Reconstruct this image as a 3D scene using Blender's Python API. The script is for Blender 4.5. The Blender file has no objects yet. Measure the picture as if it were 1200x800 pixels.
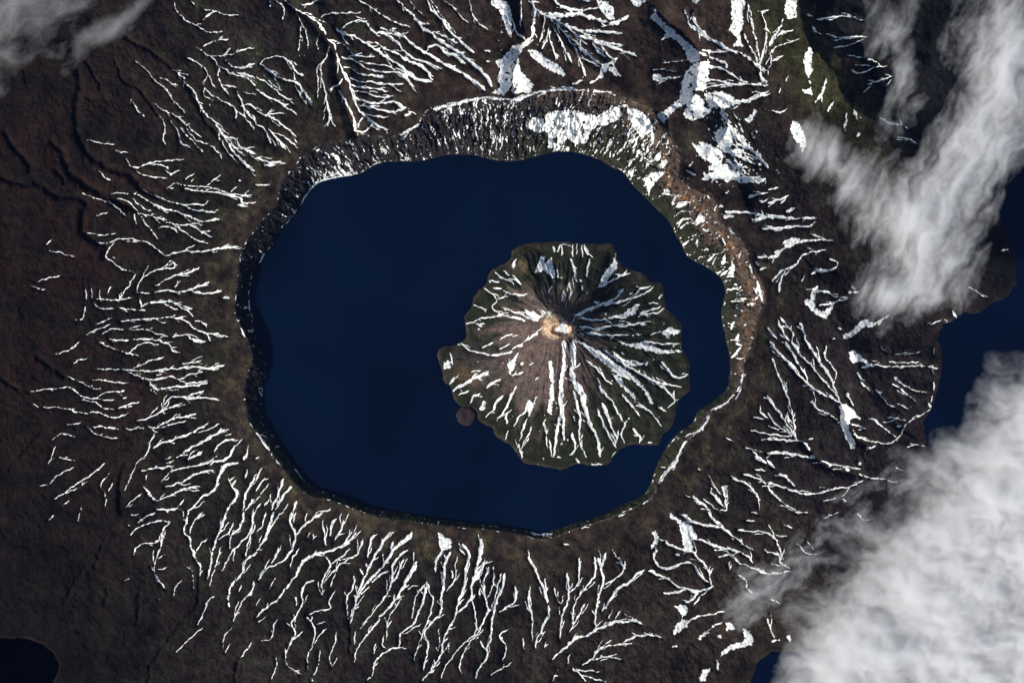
import bpy, math, random
import numpy as np

# ---------------------------------------------------------------- scale
# plan unit "px" = about 13 m on the ground ; 1 Blender unit = 10 px (about 133 m)
S = 0.1
STEP = 0.66         # core grid step (px)
random.seed(4)
rng = np.random.RandomState(7)

# ---------------------------------------------------------------- noise
_perm = rng.permutation(256).astype(np.int32)
_perm = np.concatenate([_perm, _perm])
_ang = rng.rand(256) * 2 * math.pi
_gx = np.cos(_ang).astype(np.float32); _gy = np.sin(_ang).astype(np.float32)

def perlin(x, y, seed=0):
    x = np.asarray(x, np.float32) + seed * 17.37; y = np.asarray(y, np.float32) + seed * 9.71
    x0 = np.floor(x); y0 = np.floor(y)
    fx = x - x0; fy = y - y0
    xi = x0.astype(np.int32) & 255; yi = y0.astype(np.int32) & 255
    u = fx * fx * fx * (fx * (fx * 6 - 15) + 10); v = fy * fy * fy * (fy * (fy * 6 - 15) + 10)
    def g(dx, dy):
        h = _perm[_perm[(xi + dx) & 255] + ((yi + dy) & 255)]
        return _gx[h] * (fx - dx) + _gy[h] * (fy - dy)
    a = g(0, 0); b = g(1, 0); c = g(0, 1); d = g(1, 1)
    ab = a + u * (b - a); cd = c + u * (d - c)
    return (ab + v * (cd - ab)) * 1.5

def fbm(x, y, octv=4, seed=0, gain=0.5):
    r = 0; a = 1.0; t = 0
    for i in range(octv):
        r = r + a * perlin(x * 2 ** i, y * 2 ** i, seed + i * 3); t += a; a *= gain
    return r / t

def ridged(x, y, octv=3, seed=0, gain=0.5):
    r = 0; a = 1.0; t = 0
    for i in range(octv):
        r = r + a * (1 - 2 * np.abs(perlin(x * 2 ** i, y * 2 ** i, seed + i * 3))); t += a; a *= gain
    return r / t

def sstep(a, b, x):
    t = np.clip((x - a) / (b - a), 0, 1); return t * t * (3 - 2 * t)

# ---------------------------------------------------------------- outlines (px)
def pts(s):
    v = [float(q) for q in s.replace(',', ' ').split()]
    return np.array(v, float).reshape(-1, 2)

LAKE = pts('''430,200 450,190 492,189 512,184 532,181 557,182 575,187 600,189 625,184 650,178 675,179 700,186 717,196 730,202 740,215
755,230 770,245 785,260 791,275 799,287 805,300 820,309 837,319 847,330 850,345 846,362 846,378 850,390 851,400 855,415 856,430 855,442
852,455 837,470 820,480 810,497 795,507 782,522 774,537 766,555 760,572 750,582 732,590 720,597 695,607 675,612 655,619 636,623.5 616,621
597,618 575,614 550,612 525,609 507,607 475,601 432,595 407,585 392,579 372,573 357,562 345,547 332,530 322,512 310,497 307,480 308,458
311,447 313,430 308,415 300,395 296,372 292,350 295,327 305,307 320,287 332,267 345,252 355,237 365,222 380,212 405,207 420,204''')
RIM = pts('''342,197 357,182 372,172 387,166 407,164 430,160 455,160 472,156 490,145 500,130 525,122 555,116 587,115 600,117 625,110
650,105 682,106 707,107 730,115 750,122 765,130 772,145 785,162 797,180 795,198 798,212 812,222 830,229 840,242 842,257 850,266 862,275
875,292 881,315 890,332 894,350 890,366 883,383 882,400 873,420 870,442 865,457 850,472 837,480 831,486 820,502 806,516 795,535 785,547
772,566 767,580 755,589 737,597 722,604 700,612 675,620 650,629 635,632 618,629 600,625 560,620 520,616 490,612 460,608 432,602 410,594
387,586 367,583 350,572 332,550 325,542 315,527 307,517 300,507 291,492 287,470 286,455 291,435 296,420 291,400 290,397 282,382 276,370
275,355 277,340 280,315 282,300 287,285 300,268 305,260 320,245 326,232 331,215''')
ISLE = pts('''600,294 615,286 637,284 657,283 675,284 700,286 715,285 722,295 727,307 740,316 755,321 765,330 776,333 779,350 781,361
790,370 799,380 799,400 801,412 809,427 808,445 809,457 795,470 792,487 786,502 777,509 772,521 755,521 735,522 722,531 715,542 700,546
675,544 657,550 635,546 615,542 605,530 597,521 582,512 575,500 562,494 557,480 542,477 532,467 527,452 520,446 517,430 512,416 517,407
530,405 545,397 546,385 544,372 552,360 557,345 570,332 572,322 580,314 597,305''')
LAND = pts('''1107,379 1117,377 1132,366 1150,367 1165,355 1180,350 1195,330 1190,300 1182,270 1165,240 1158,210 1170,180 1215,120 1290,40
1340,-120 1300,-330 600,-380 -200,-330 -350,0 -330,500 -200,700 -80,742 -30,751 0,749 30,749 48,756 60,766 67,778 65,790 59,803 60,830
90,900 300,1080 700,1100 860,900 884,820 880,800 890,776 905,764 930,764 985,752 1060,730 1120,690 1140,630 1125,575 1100,545 1087,520 1084,495
1095,477 1100,457 1104,437 1105,410 1101,395''')
def closed_spline(P, k=4, jit=0.0):
    n = len(P); out = []
    for i in range(n):
        p0, p1, p2, p3 = P[i - 1], P[i], P[(i + 1) % n], P[(i + 2) % n]
        for j in range(k):
            t = j / k
            out.append(0.5 * ((2 * p1) + (-p0 + p2) * t + (2 * p0 - 5 * p1 + 4 * p2 - p3) * t * t + (-p0 + 3 * p1 - 3 * p2 + p3) * t ** 3))
    return np.array(out)
LAKE = closed_spline(LAKE, 3); RIM = closed_spline(RIM, 3); ISLE = closed_spline(ISLE, 3)
CX, CY = 580.0, 400.0
SX, SY = 655.0, 379.0

def sdf_coarse(poly, x0, x1, y0, y1, st):
    xs = np.arange(x0, x1 + st, st); ys = np.arange(y0, y1 + st, st)
    X, Y = np.meshgrid(xs, ys)
    best = np.full(X.shape, 1e9); inside = np.zeros(X.shape, bool)
    n = len(poly)
    for i in range(n):
        ax, ay = poly[i]; bx, by = poly[(i + 1) % n]
        dx, dy = bx - ax, by - ay
        t = np.clip(((X - ax) * dx + (Y - ay) * dy) / (dx * dx + dy * dy + 1e-9), 0, 1)
        best = np.minimum(best, (X - ax - t * dx) ** 2 + (Y - ay - t * dy) ** 2)
        c = ((ay > Y) != (by > Y)) & (X < (bx - ax) * (Y - ay) / (by - ay + 1e-12) + ax)
        inside ^= c
    d = np.sqrt(best); d[inside] *= -1
    return xs, ys, d

def bilin(xs, ys, F, X, Y):
    st = xs[1] - xs[0]
    u = np.clip((X - xs[0]) / st, 0, len(xs) - 1.001); v = np.clip((Y - ys[0]) / st, 0, len(ys) - 1.001)
    i = u.astype(int); j = v.astype(int); u = u - i; v = v - j
    return (F[j, i] * (1 - u) + F[j, i + 1] * u) * (1 - v) + (F[j + 1, i] * (1 - u) + F[j + 1, i + 1] * u) * v

# ---------------------------------------------------------------- snow-filled gullies and dry canyons, surveyed tile by tile
# 'T ox oy' sets the tile; 'w x y x y ...' = gully with half width w ; 'k w ...' = dry canyon ; 'p ...' = snow field outline
SURVEY = '''
T 0 0
.6 815 10 835 60 870 95 930 125 975 150 1045 148
.5 890 0 915 25
.7 950 40 1000 50 1040 65 1120 72
.7 950 95 985 65 1010 50
.7 950 218 1000 195 1075 182
.6 990 260 1045 262 1080 225
.8 1045 262 1100 250 1150 230 1195 225
.8 925 225 960 250 1000 270 1020 310 1025 360 1045 410 1080 455
1 1055 280 1080 305 1130 320 1195 300
1 1020 310 1060 325 1080 345 1150 360 1200 405
1 1110 340 1160 350 1200 375
.6 1040 395 1075 405 1110 410
1.4 1110 430 1130 470 1150 520 1200 575
1 1130 500 1170 490 1200 515
.8 1140 430 1200 445
.8 875 270 920 290 960 320 975 350 1000 400
.8 975 350 955 400 985 440 1050 475 1100 510 1110 560
.5 955 400 960 450 1000 470
.8 1100 515 1150 550 1190 600
.9 800 320 840 350 870 390 910 430 930 480 960 530 1010 575 1040 620 1080 660 1110 700 1150 730
1.5 1010 575 1040 625 1075 680 1100 720 1150 770 1190 800
1 1050 640 1100 650 1130 690 1190 720
.6 1130 700 1200 690
.6 630 285 680 320 720 370 780 420 820 480 870 530
.5 740 360 790 380 825 408
.6 610 460 640 510 680 550
.5 830 340 890 350
.8 715 480 770 520 830 545 880 590 940 640
.6 745 540 775 590 765 640 775 680
.7 795 560 835 620 850 670 890 690
.7 840 600 890 650 955 715
.8 870 600 920 655 990 685 1040 728
.5 820 545 870 550
.6 400 655 470 670 535 678
.5 540 705 600 715
.7 585 740 630 785 700 765 760 755 860 748
.6 700 770 760 775 790 795
.5 1035 650 1060 700 1110 760
k 6 345 240 350 300 370 400 355 500 360 600 385 680 430 740 500 780 560 800
k 5 20 620 60 690 110 740 140 800
k 5 240 670 290 710 300 760 320 800
k 3 400 290 440 350 470 410
k 4 580 170 700 240 800 310 870 390 920 480 960 560 1010 620 1060 700
k 3 540 290 580 380 640 410 690 470 740 540
k 2 110 330 125 410
k 2 380 440 430 470 460 460
k 2 385 520 420 500
T 300 0
.8 60 0 65 30
1 130 0 200 50 260 85 300 115 325 160
.7 85 0 130 30 125 90
.6 190 60 215 110 235 150 245 220
.6 215 110 205 170 200 240
.6 300 160 285 200 290 235
.9 290 90 340 65 400 62 490 60
1 210 20 250 20 285 5
.8 480 0 540 35 590 70 650 105 725 130
1.9 660 0 700 40 745 80 770 120 830 165 880 205 940 240 990 280 1040 320 1080 360 1105 405
1 740 90 770 110 815 115
.5 720 0 750 40 790 75
1.3 805 0 825 50 870 95 900 140 945 180 980 215 1020 245
.9 820 0 860 60 910 130
.6 875 0 930 40 960 80 995 110
.8 1000 0 1010 50 1040 105 1085 138
1.2 830 150 890 175 940 205
2 805 225 850 215 890 250 940 265 975 300
1.2 400 140 430 115 480 95 520 110 550 150 600 155 650 165 700 175
1.9 580 130 640 150 690 170 730 205 780 240 830 270 880 300 940 330 990 360 1040 395 1070 425
1.2 550 150 610 165 660 195 690 235 740 275 800 295 870 325
1.6 370 130 410 165 460 170 500 195 560 230 620 275 680 310 720 345 760 370 820 385
1.3 520 195 570 205 610 235 660 250 700 280 760 305 820 350
1 740 290 790 320 825 375
1 660 320 710 350 750 375
1.3 330 180 365 210 380 260 395 310 420 360 440 400 455 450 480 510 520 550 570 590 620 610
.8 370 200 420 215 450 250 500 265 560 265
1.1 400 270 460 285 500 310 545 330 600 340 660 340 700 365 740 410
.8 480 290 540 300 610 310 660 330
1 410 310 450 325 490 350 550 355 600 370
1 440 365 490 385 540 385 600 395 690 395
1 440 395 490 410 550 415 620 430
.9 450 430 510 435 570 455 620 460
1.1 460 455 520 480 580 485 650 475
1.1 480 495 530 500 590 520 640 525 700 510
1.8 650 480 690 505
.8 490 525 550 545 620 550
1.5 700 540 720 535 715 520
1.3 385 420 410 460 440 510 460 560 465 610
.9 480 600 490 570 500 555
.9 460 610 510 620 530 600 550 575
.6 380 260 385 320 380 350
.8 405 370 385 400 360 410 350 430
1 345 220 330 270 305 310 310 370 325 430 335 500 350 560 370 590
.6 330 270 290 320 290 380 290 460
.8 320 400 330 460 345 530 340 590
1 20 300 50 275 120 265 160 295 190 340 215 355
1.5 20 300 60 330 110 365 160 380 200 395 230 440 260 480
.6 180 400 210 450 240 490
.8 0 360 50 390 100 430 140 460 180 490
1.2 0 420 50 450 110 480 150 510
.5 40 360 80 395 120 425
1 0 520 40 540 90 560 140 600 190 640
1 0 580 40 610 70 670
1 40 540 100 530 130 530
.8 80 620 130 640 190 690
1 60 600 100 650 140 700
1.4 0 740 60 760 120 762
1.4 40 775 90 775
1 1070 240 1100 245
1.2 1080 290 1095 290
p 1100 0 1180 10 1200 60 1200 180 1180 160 1160 100 1140 50 1105 30
p 1200 220 1150 280 1120 290 1145 330 1125 375 1150 410 1100 440 1170 450 1200 400
1.6 830 515 900 500 980 480 1040 465 1100 460 1160 470
1.4 680 635 720 610 770 580
k 9 160 20 250 90 320 180 370 260 385 380 420 480 450 600 470 650
T 600 0
p 390 0 440 10 480 40 480 95 450 95 420 60
1.4 190 0 240 35 300 50 360 45 410 40
1.2 310 0 370 8
1.9 170 65 240 75 300 65 350 80 410 95 470 112 520 95 548 72
1.5 80 10 110 40 150 70 200 90 250 120 300 140 360 150 420 150 515 160
1.2 200 95 260 130 310 170 370 185 430 200 490 210 520 215
1.4 300 140 350 165 400 205 450 215 500 235 580 265
1 170 130 165 180 140 230
1 175 140 180 190 200 250 210 280
1.2 190 130 220 180 250 240 280 295
1 210 110 250 165 290 220 310 270 330 310 345 360
1.4 250 160 300 200 330 240 370 270 410 300
1 320 180 325 220 350 250 400 290
1 370 190 400 240 440 270
1 410 200 450 260 480 280
.7 300 270 350 285 400 310
p 500 265 460 290 420 305 410 350 390 380 420 370 450 325 480 360 508 360 480 310
1.5 390 380 365 392
.8 150 70 150 130 130 200
2 85 0 110 50 100 110 95 170 60 200 30 230
p 0 215 30 210 100 190 80 210 50 230 30 270 40 330 80 380 100 400 90 440 0 440
p 75 235 120 235 150 270 210 300 250 350 250 365 190 340 140 310 90 270
1.2 0 90 20 150 60 180
.7 40 0 45 60 40 130
1 230 410 280 415
1.2 280 400 330 380
1.4 0 470 50 465 100 440 150 430 230 425 300 420
1 380 430 435 430
p 160 540 200 520 290 520 340 530 400 545 440 520 500 500 520 540 490 570 440 590 400 590 370 620 350 670 300 680 260 650 200 700 170 690 165 630 150 590
p 60 580 100 550 150 560 160 610 120 630 80 600
p 540 505 600 520 640 560 650 620 610 650 570 600 540 550
1.4 500 500 540 500
2 640 560 660 640 650 680
p 640 85 665 60 660 30 680 60 700 95 760 140 800 180 850 220 880 250 880 290 840 300 820 280 810 240 770 190 740 180 700 190 720 160 690 120 660 95
p 850 300 920 280 925 340 910 400 910 430 880 430 850 420 850 470 820 490 790 500 740 540 710 580 680 550 690 530 740 500 780 470 790 400 810 340
p 820 500 850 460 890 460 900 500 940 520 900 550 850 570 820 560 800 540
p 645 350 690 350 710 370 700 390 660 375
.9 700 370 800 362
.5 700 300 760 290 820 285
.6 660 330 720 330 770 340
1.7 850 60 860 110 900 160 950 195 1010 230 1070 250 1130 290 1155 320
1.3 810 50 830 110 870 150 930 190
1.2 890 235 950 245 1000 240
1.4 880 250 940 275 1000 300 1005 320
1.3 920 310 970 320 1020 345 1080 380 1150 400 1200 400
p 1025 0 1090 0 1100 20 1080 60 1085 110 1070 160 1080 220 1050 220 1035 215 1060 180 1010 140 1030 110
1 1105 20 1120 100 1140 170 1150 230 1160 290
1 1085 150 1110 210 1140 260 1155 310
1 1170 60 1190 130 1190 200 1170 260 1160 310
1.5 1170 60 1200 50
1.2 1160 310 1170 370 1200 380
1.2 900 370 970 380 1040 395 1150 400
1 900 410 970 400 1050 400
1.3 920 440 980 455 1040 480 1100 470 1160 440 1200 430
1 900 530 960 490 1030 480
1.2 1000 480 980 530 1010 570 1040 620 1080 670 1120 700 1160 730
p 970 630 1010 610 1030 640 1020 690 1040 720 1000 720 960 680
.9 1010 700 1060 720 1100 720 1160 750
p 840 670 880 680 940 700 980 740 940 770 880 740
p 920 780 960 760 1000 790 970 800 920 800
1.2 1000 760 1060 780 1110 790
.9 1060 620 1100 680 1165 740
p 1090 560 1120 540 1140 510 1150 520 1130 570 1100 580
1 1130 630 1135 650
1.2 1040 530 1055 560
1.4 1160 740 1200 790
1 830 780 850 760
p 550 0 640 0 590 35 565 25
p 840 0 885 0 860 20
k 14 10 -80 30 60 60 180 10 300 0 420
k 16 700 90 830 200 880 290 850 400 830 500 700 560
k 9 940 480 1000 560 960 680 900 760 840 800
T 900 0
p 80 0 135 0 130 90 95 95 75 60
1.2 70 90 50 140 20 180 5 210
1.2 125 145 70 155 30 180 5 215
1 145 185 90 205 40 220 10 250
1 70 262 20 290
.8 0 330 15 290 5 240
p 165 270 190 220 210 230 200 300 210 330 190 370 170 340
1.4 190 380 200 390
p 160 420 200 410 210 450 170 440
1.5 270 370 255 430 225 480
1.2 305 480 280 520
2 400 515 420 560
1 370 530 365 570 355 600
2 415 640 425 625
.8 95 360 85 380
.6 60 400 55 440
p 110 565 140 570 165 620 180 650 180 680 160 720 150 680 120 650 105 610
1 20 520 60 530 90 505
1 230 95 290 85 340 75 400 82 450 95
.9 180 70 210 75
1 205 130 250 165
1 270 160 330 175 400 172 465 172
.8 310 225 380 210 450 185
.7 370 260 440 270
.8 470 275 510 290 530 310 560 310
.8 405 340 450 340 500 315 540 310
.6 405 305 480 305
.9 470 395 530 375 590 355
.6 555 400 580 370
1.3 525 555 570 575 620 580 660 600
1 610 645 660 650 700 670
T 0 200
.6 460 0 490 30 520 45
.7 635 0 670 20 720 30 785 38
.6 775 0 800 15 840 0
k 4 260 0 290 30 300 55
k 7 320 0 380 50 420 80 500 120 580 160 640 180
k 6 150 40 220 90 270 120 360 120 400 160 385 220 390 290 430 320 490 350 490 400
k 6 560 0 620 30 660 80 720 110
k 5 0 30 100 60 160 40
.8 780 85 820 60 880 70 950 75 1010 85 1070 105 1130 115 1180 115
1 860 85 930 95 1000 100 1070 115 1130 130 1140 150 1200 150
.8 970 75 1000 45 1035 20
.7 1085 100 1110 75
.7 900 50 910 40
.6 870 40 910 15
.7 620 105 660 120 700 145 750 170 810 190
.8 665 85 710 110 760 130 810 150 870 160 920 160 970 158
.8 870 165 910 185 960 190 1010 195
1.2 720 165 780 180 840 195 890 215 930 235 980 235 1030 225
.6 620 130 660 165 710 190
.6 500 140 540 165 590 210
.6 520 105 600 105
.6 545 130 590 140 630 175 650 200
.9 655 200 720 215 780 240 850 255 900 255 940 280 990 285
.8 740 270 780 260 810 270 830 290
.8 900 260 950 290 990 310
.8 830 260 870 290 920 325 975 338
.7 655 210 690 255 715 290 740 320
.5 630 190 635 250
.5 380 105 450 130 500 145
.6 440 215 505 195
.6 410 295 470 300 540 295
.7 440 330 500 340 560 320 640 325 690 335 740 370 770 400
.5 590 330 650 335
1.2 770 400 820 385 870 375 940 380 1000 370 1050 365 1120 355
.9 1040 360 1070 345
.7 540 330 510 370 495 400 530 430 570 460 620 472
.5 520 400 540 410
.7 640 480 610 530 580 570 550 610
.9 640 560 660 510 700 480 760 460 820 455
.7 760 455 800 425 825 450
1 730 540 780 510 830 490 880 480 935 455
.8 635 570 700 575
1.2 720 570 760 560 840 565 900 555 980 525
1 900 565 960 575 1040 565
.9 820 545 845 520
.5 225 375 290 385 350 405
.5 215 345 240 320
.6 165 520 220 505 280 490
.5 140 540 200 560
.5 400 550 405 600
.5 430 550 430 600
.5 465 560 470 610
.5 500 580 520 540
.7 450 600 520 605 560 605 610 595
.6 350 700 390 690 400 640
.8 550 640 610 650 680 655
.8 660 640 700 620 760 620 810 645 830 650
1 700 625 740 615 800 615 840 625 900 650
.8 800 610 850 640 880 655 905 680
.7 440 620 470 645 530 645
.6 650 600 665 635
.9 560 705 620 700 680 695 740 690 800 688 850 695 890 715 910 740 970 760 1000 765 1070 778
.8 910 705 940 705 970 725
.9 970 760 985 800
.6 450 720 520 690
.6 400 770 460 740 520 720
.7 600 745 650 745 690 745 740 765 790 775
.5 600 740 660 725
1 800 780 850 770 880 770 900 790 950 795
.6 470 770 530 740 580 745
.9 510 790 560 795 600 795
1 620 790 680 790 760 795
1.6 1050 595 1070 595
1.2 1120 45 1130 48
1.4 1110 160 1145 165
1 1130 735 1150 780
.8 1180 515 1170 560 1166 600 1172 650 1188 690
.5 1165 400 1190 405
T 300 200
1.3 210 160 240 110 270 70 310 45 370 40 440 25
.9 285 0 300 40
.9 330 0 320 40
.8 260 30 280 70
.8 380 0 350 35
.9 130 280 155 230
1 120 300 140 260
.9 20 430 40 390
1 0 65 60 68
'''
ISLE_SURVEY = '''
T 300 200
.9 1120 470 1150 500 1200 520
1 1160 470 1190 490
1.2 1100 515 1140 525
.9 1110 550 1150 553
.9 1070 550 1110 580 1130 610 1110 640 1140 670 1200 690
.8 1130 600 1180 590
.7 1020 630 1080 650
1 980 720 1020 710 1060 690 1150 680
1.2 1030 715 1060 730
.9 1140 790 1200 765
.8 1150 640 1200 655
.8 1160 560 1200 580
T 600 200
p 105 480 135 400 160 400 155 430 175 415 190 440 205 490 200 520 180 490 150 470
1.2 215 380 225 350 240 390
1.5 190 350 200 380
.8 285 340 285 400
.7 305 340 305 400
.7 330 340 330 400
1.7 340 350 355 390
1.4 275 415 290 450 300 510
1 365 410 355 450 350 500
1 210 460 220 500 240 500
1.4 320 510 325 520
2 325 560 328 545
1.2 240 560 235 610
1.3 270 520 275 560 270 610
1 190 540 170 575
p 400 550 430 480 470 430 490 375 490 420 500 450 450 510
1.2 410 545 460 520 520 490 560 480
1 480 510 530 480 540 465
1.4 440 630 480 600 530 550
1.7 300 680 350 655 400 635 440 620 480 600
1.2 430 630 500 615 560 600 620 575 665 545
1.2 580 580 600 555 650 540
p 420 695 480 680 520 670 580 630 595 630 580 670 520 695 480 690
1 310 690 400 700 480 690
1.2 600 670 660 650 700 635
1.2 620 675 680 665 715 645
1.2 500 730 570 720 650 705
1.2 320 730 400 740 480 725 540 730
1.2 350 760 450 770 550 770
1.4 690 600 705 580
.8 640 620 690 620
p 700 760 740 730 780 745 800 740 790 760 740 770 740 790
1 650 770 700 750
1 110 650 150 660 180 670 120 690
1.4 0 660 40 672 75 690 110 700
2.4 70 668 95 685 120 700
1.6 60 650 90 672 110 680
1.3 135 668 165 675 190 690
1 0 690 60 700
1.6 95 660 130 690
p 190 745 215 730 232 705 245 704 258 722 270 740 276 768 250 764 228 760
1.5 120 760 60 800
1.2 0 580 60 585
1.3 0 490 40 530
1.3 5 460 20 410
1.4 0 685 40 690
.8 0 780 30 770
T 600 400
p 170 90 185 90 200 160 200 240 190 300 185 345 168 330 175 250 180 190
2.2 240 0 245 80 235 150 220 200
2.8 285 0 285 60 290 110 280 140 300 200 330 270 350 340 370 390 390 430 410 480 415 540
2.2 235 180 225 260 230 330 215 400 205 470 195 540
2 225 260 240 340 240 400 245 460
1.3 290 230 305 300 320 360 315 420 325 490 350 540
1.2 315 200 340 250 350 290
1.2 150 380 160 430
.8 160 440 165 500
.8 175 460 185 540
1.4 280 430 295 480 290 520 270 535
1.2 300 550 320 570
1.2 10 400 30 360 60 330 80 290
p 60 300 80 270 100 290 110 260 120 250 100 310 80 360 70 310
.9 70 360 50 420 35 470
.9 90 400 70 450 40 510
.9 30 480 50 545
1.5 330 10 380 40 430 80 480 110
p 310 0 380 30 440 60 480 100 560 150 600 190 640 240 670 300 650 290 610 220 560 180 500 160 440 110 390 70 330 20
1.1 350 90 400 130 440 180 470 200
1.4 430 40 500 90 550 120 600 150 680 190 740 200 800 220
2 480 65 530 90 580 110 620 100
1.5 635 95 630 115
p 470 150 510 170 530 210 570 240 590 280 560 260 520 220 490 190
1.2 520 250 560 300 600 350
1.6 410 210 440 250 470 280
1 470 280 500 340 530 390 515 430 530 480
1 400 320 430 390 460 450 490 500
1.6 425 290 450 350 470 410 490 450 480 490
1 580 300 620 310 660 340 700 400
1.5 570 410 600 450 600 475
p 500 0 560 10 620 0 660 20 700 40 800 40 800 50 700 60 640 45 580 30 530 20
1 620 0 700 10 790 10
1.5 700 95 740 140 780 170 830 150 835 120
1 680 200 730 230 770 275 830 255
.8 760 230 760 280 730 310
.7 690 310 730 330
1.2 0 35 50 10
1.2 0 160 50 145
1 0 90 30 55
2 50 100 45 110
.8 80 110 100 100
1 110 180 125 165
.8 0 250 20 210
1 100 580 140 582
.8 210 540 225 545
1.2 470 540 485 520
1 640 475 655 475
1 370 575 420 575
T 300 400
1.2 930 15 960 10 1000 40 1060 55 1120 65 1200 50
1.2 1060 30 1110 5
1 1140 40 1190 10
p 880 90 910 90 915 130 880 130
1 910 50 920 110
1.8 910 200 930 170
2 920 235 970 200 1030 170 1090 145
.9 1010 140 1050 135
1.1 950 250 1000 232
1.8 1080 215 1110 195 1145 175
1.3 1005 290 1020 260 1050 245
p 1045 320 1060 280 1075 280 1075 330
1.3 1080 355 1110 320 1130 280 1155 255
1.4 1125 375 1160 330 1190 280 1200 240
1.2 1175 390 1175 340
1.1 1170 460 1180 420
p 1180 100 1200 80 1225 70 1200 160 1185 150
'''
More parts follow.
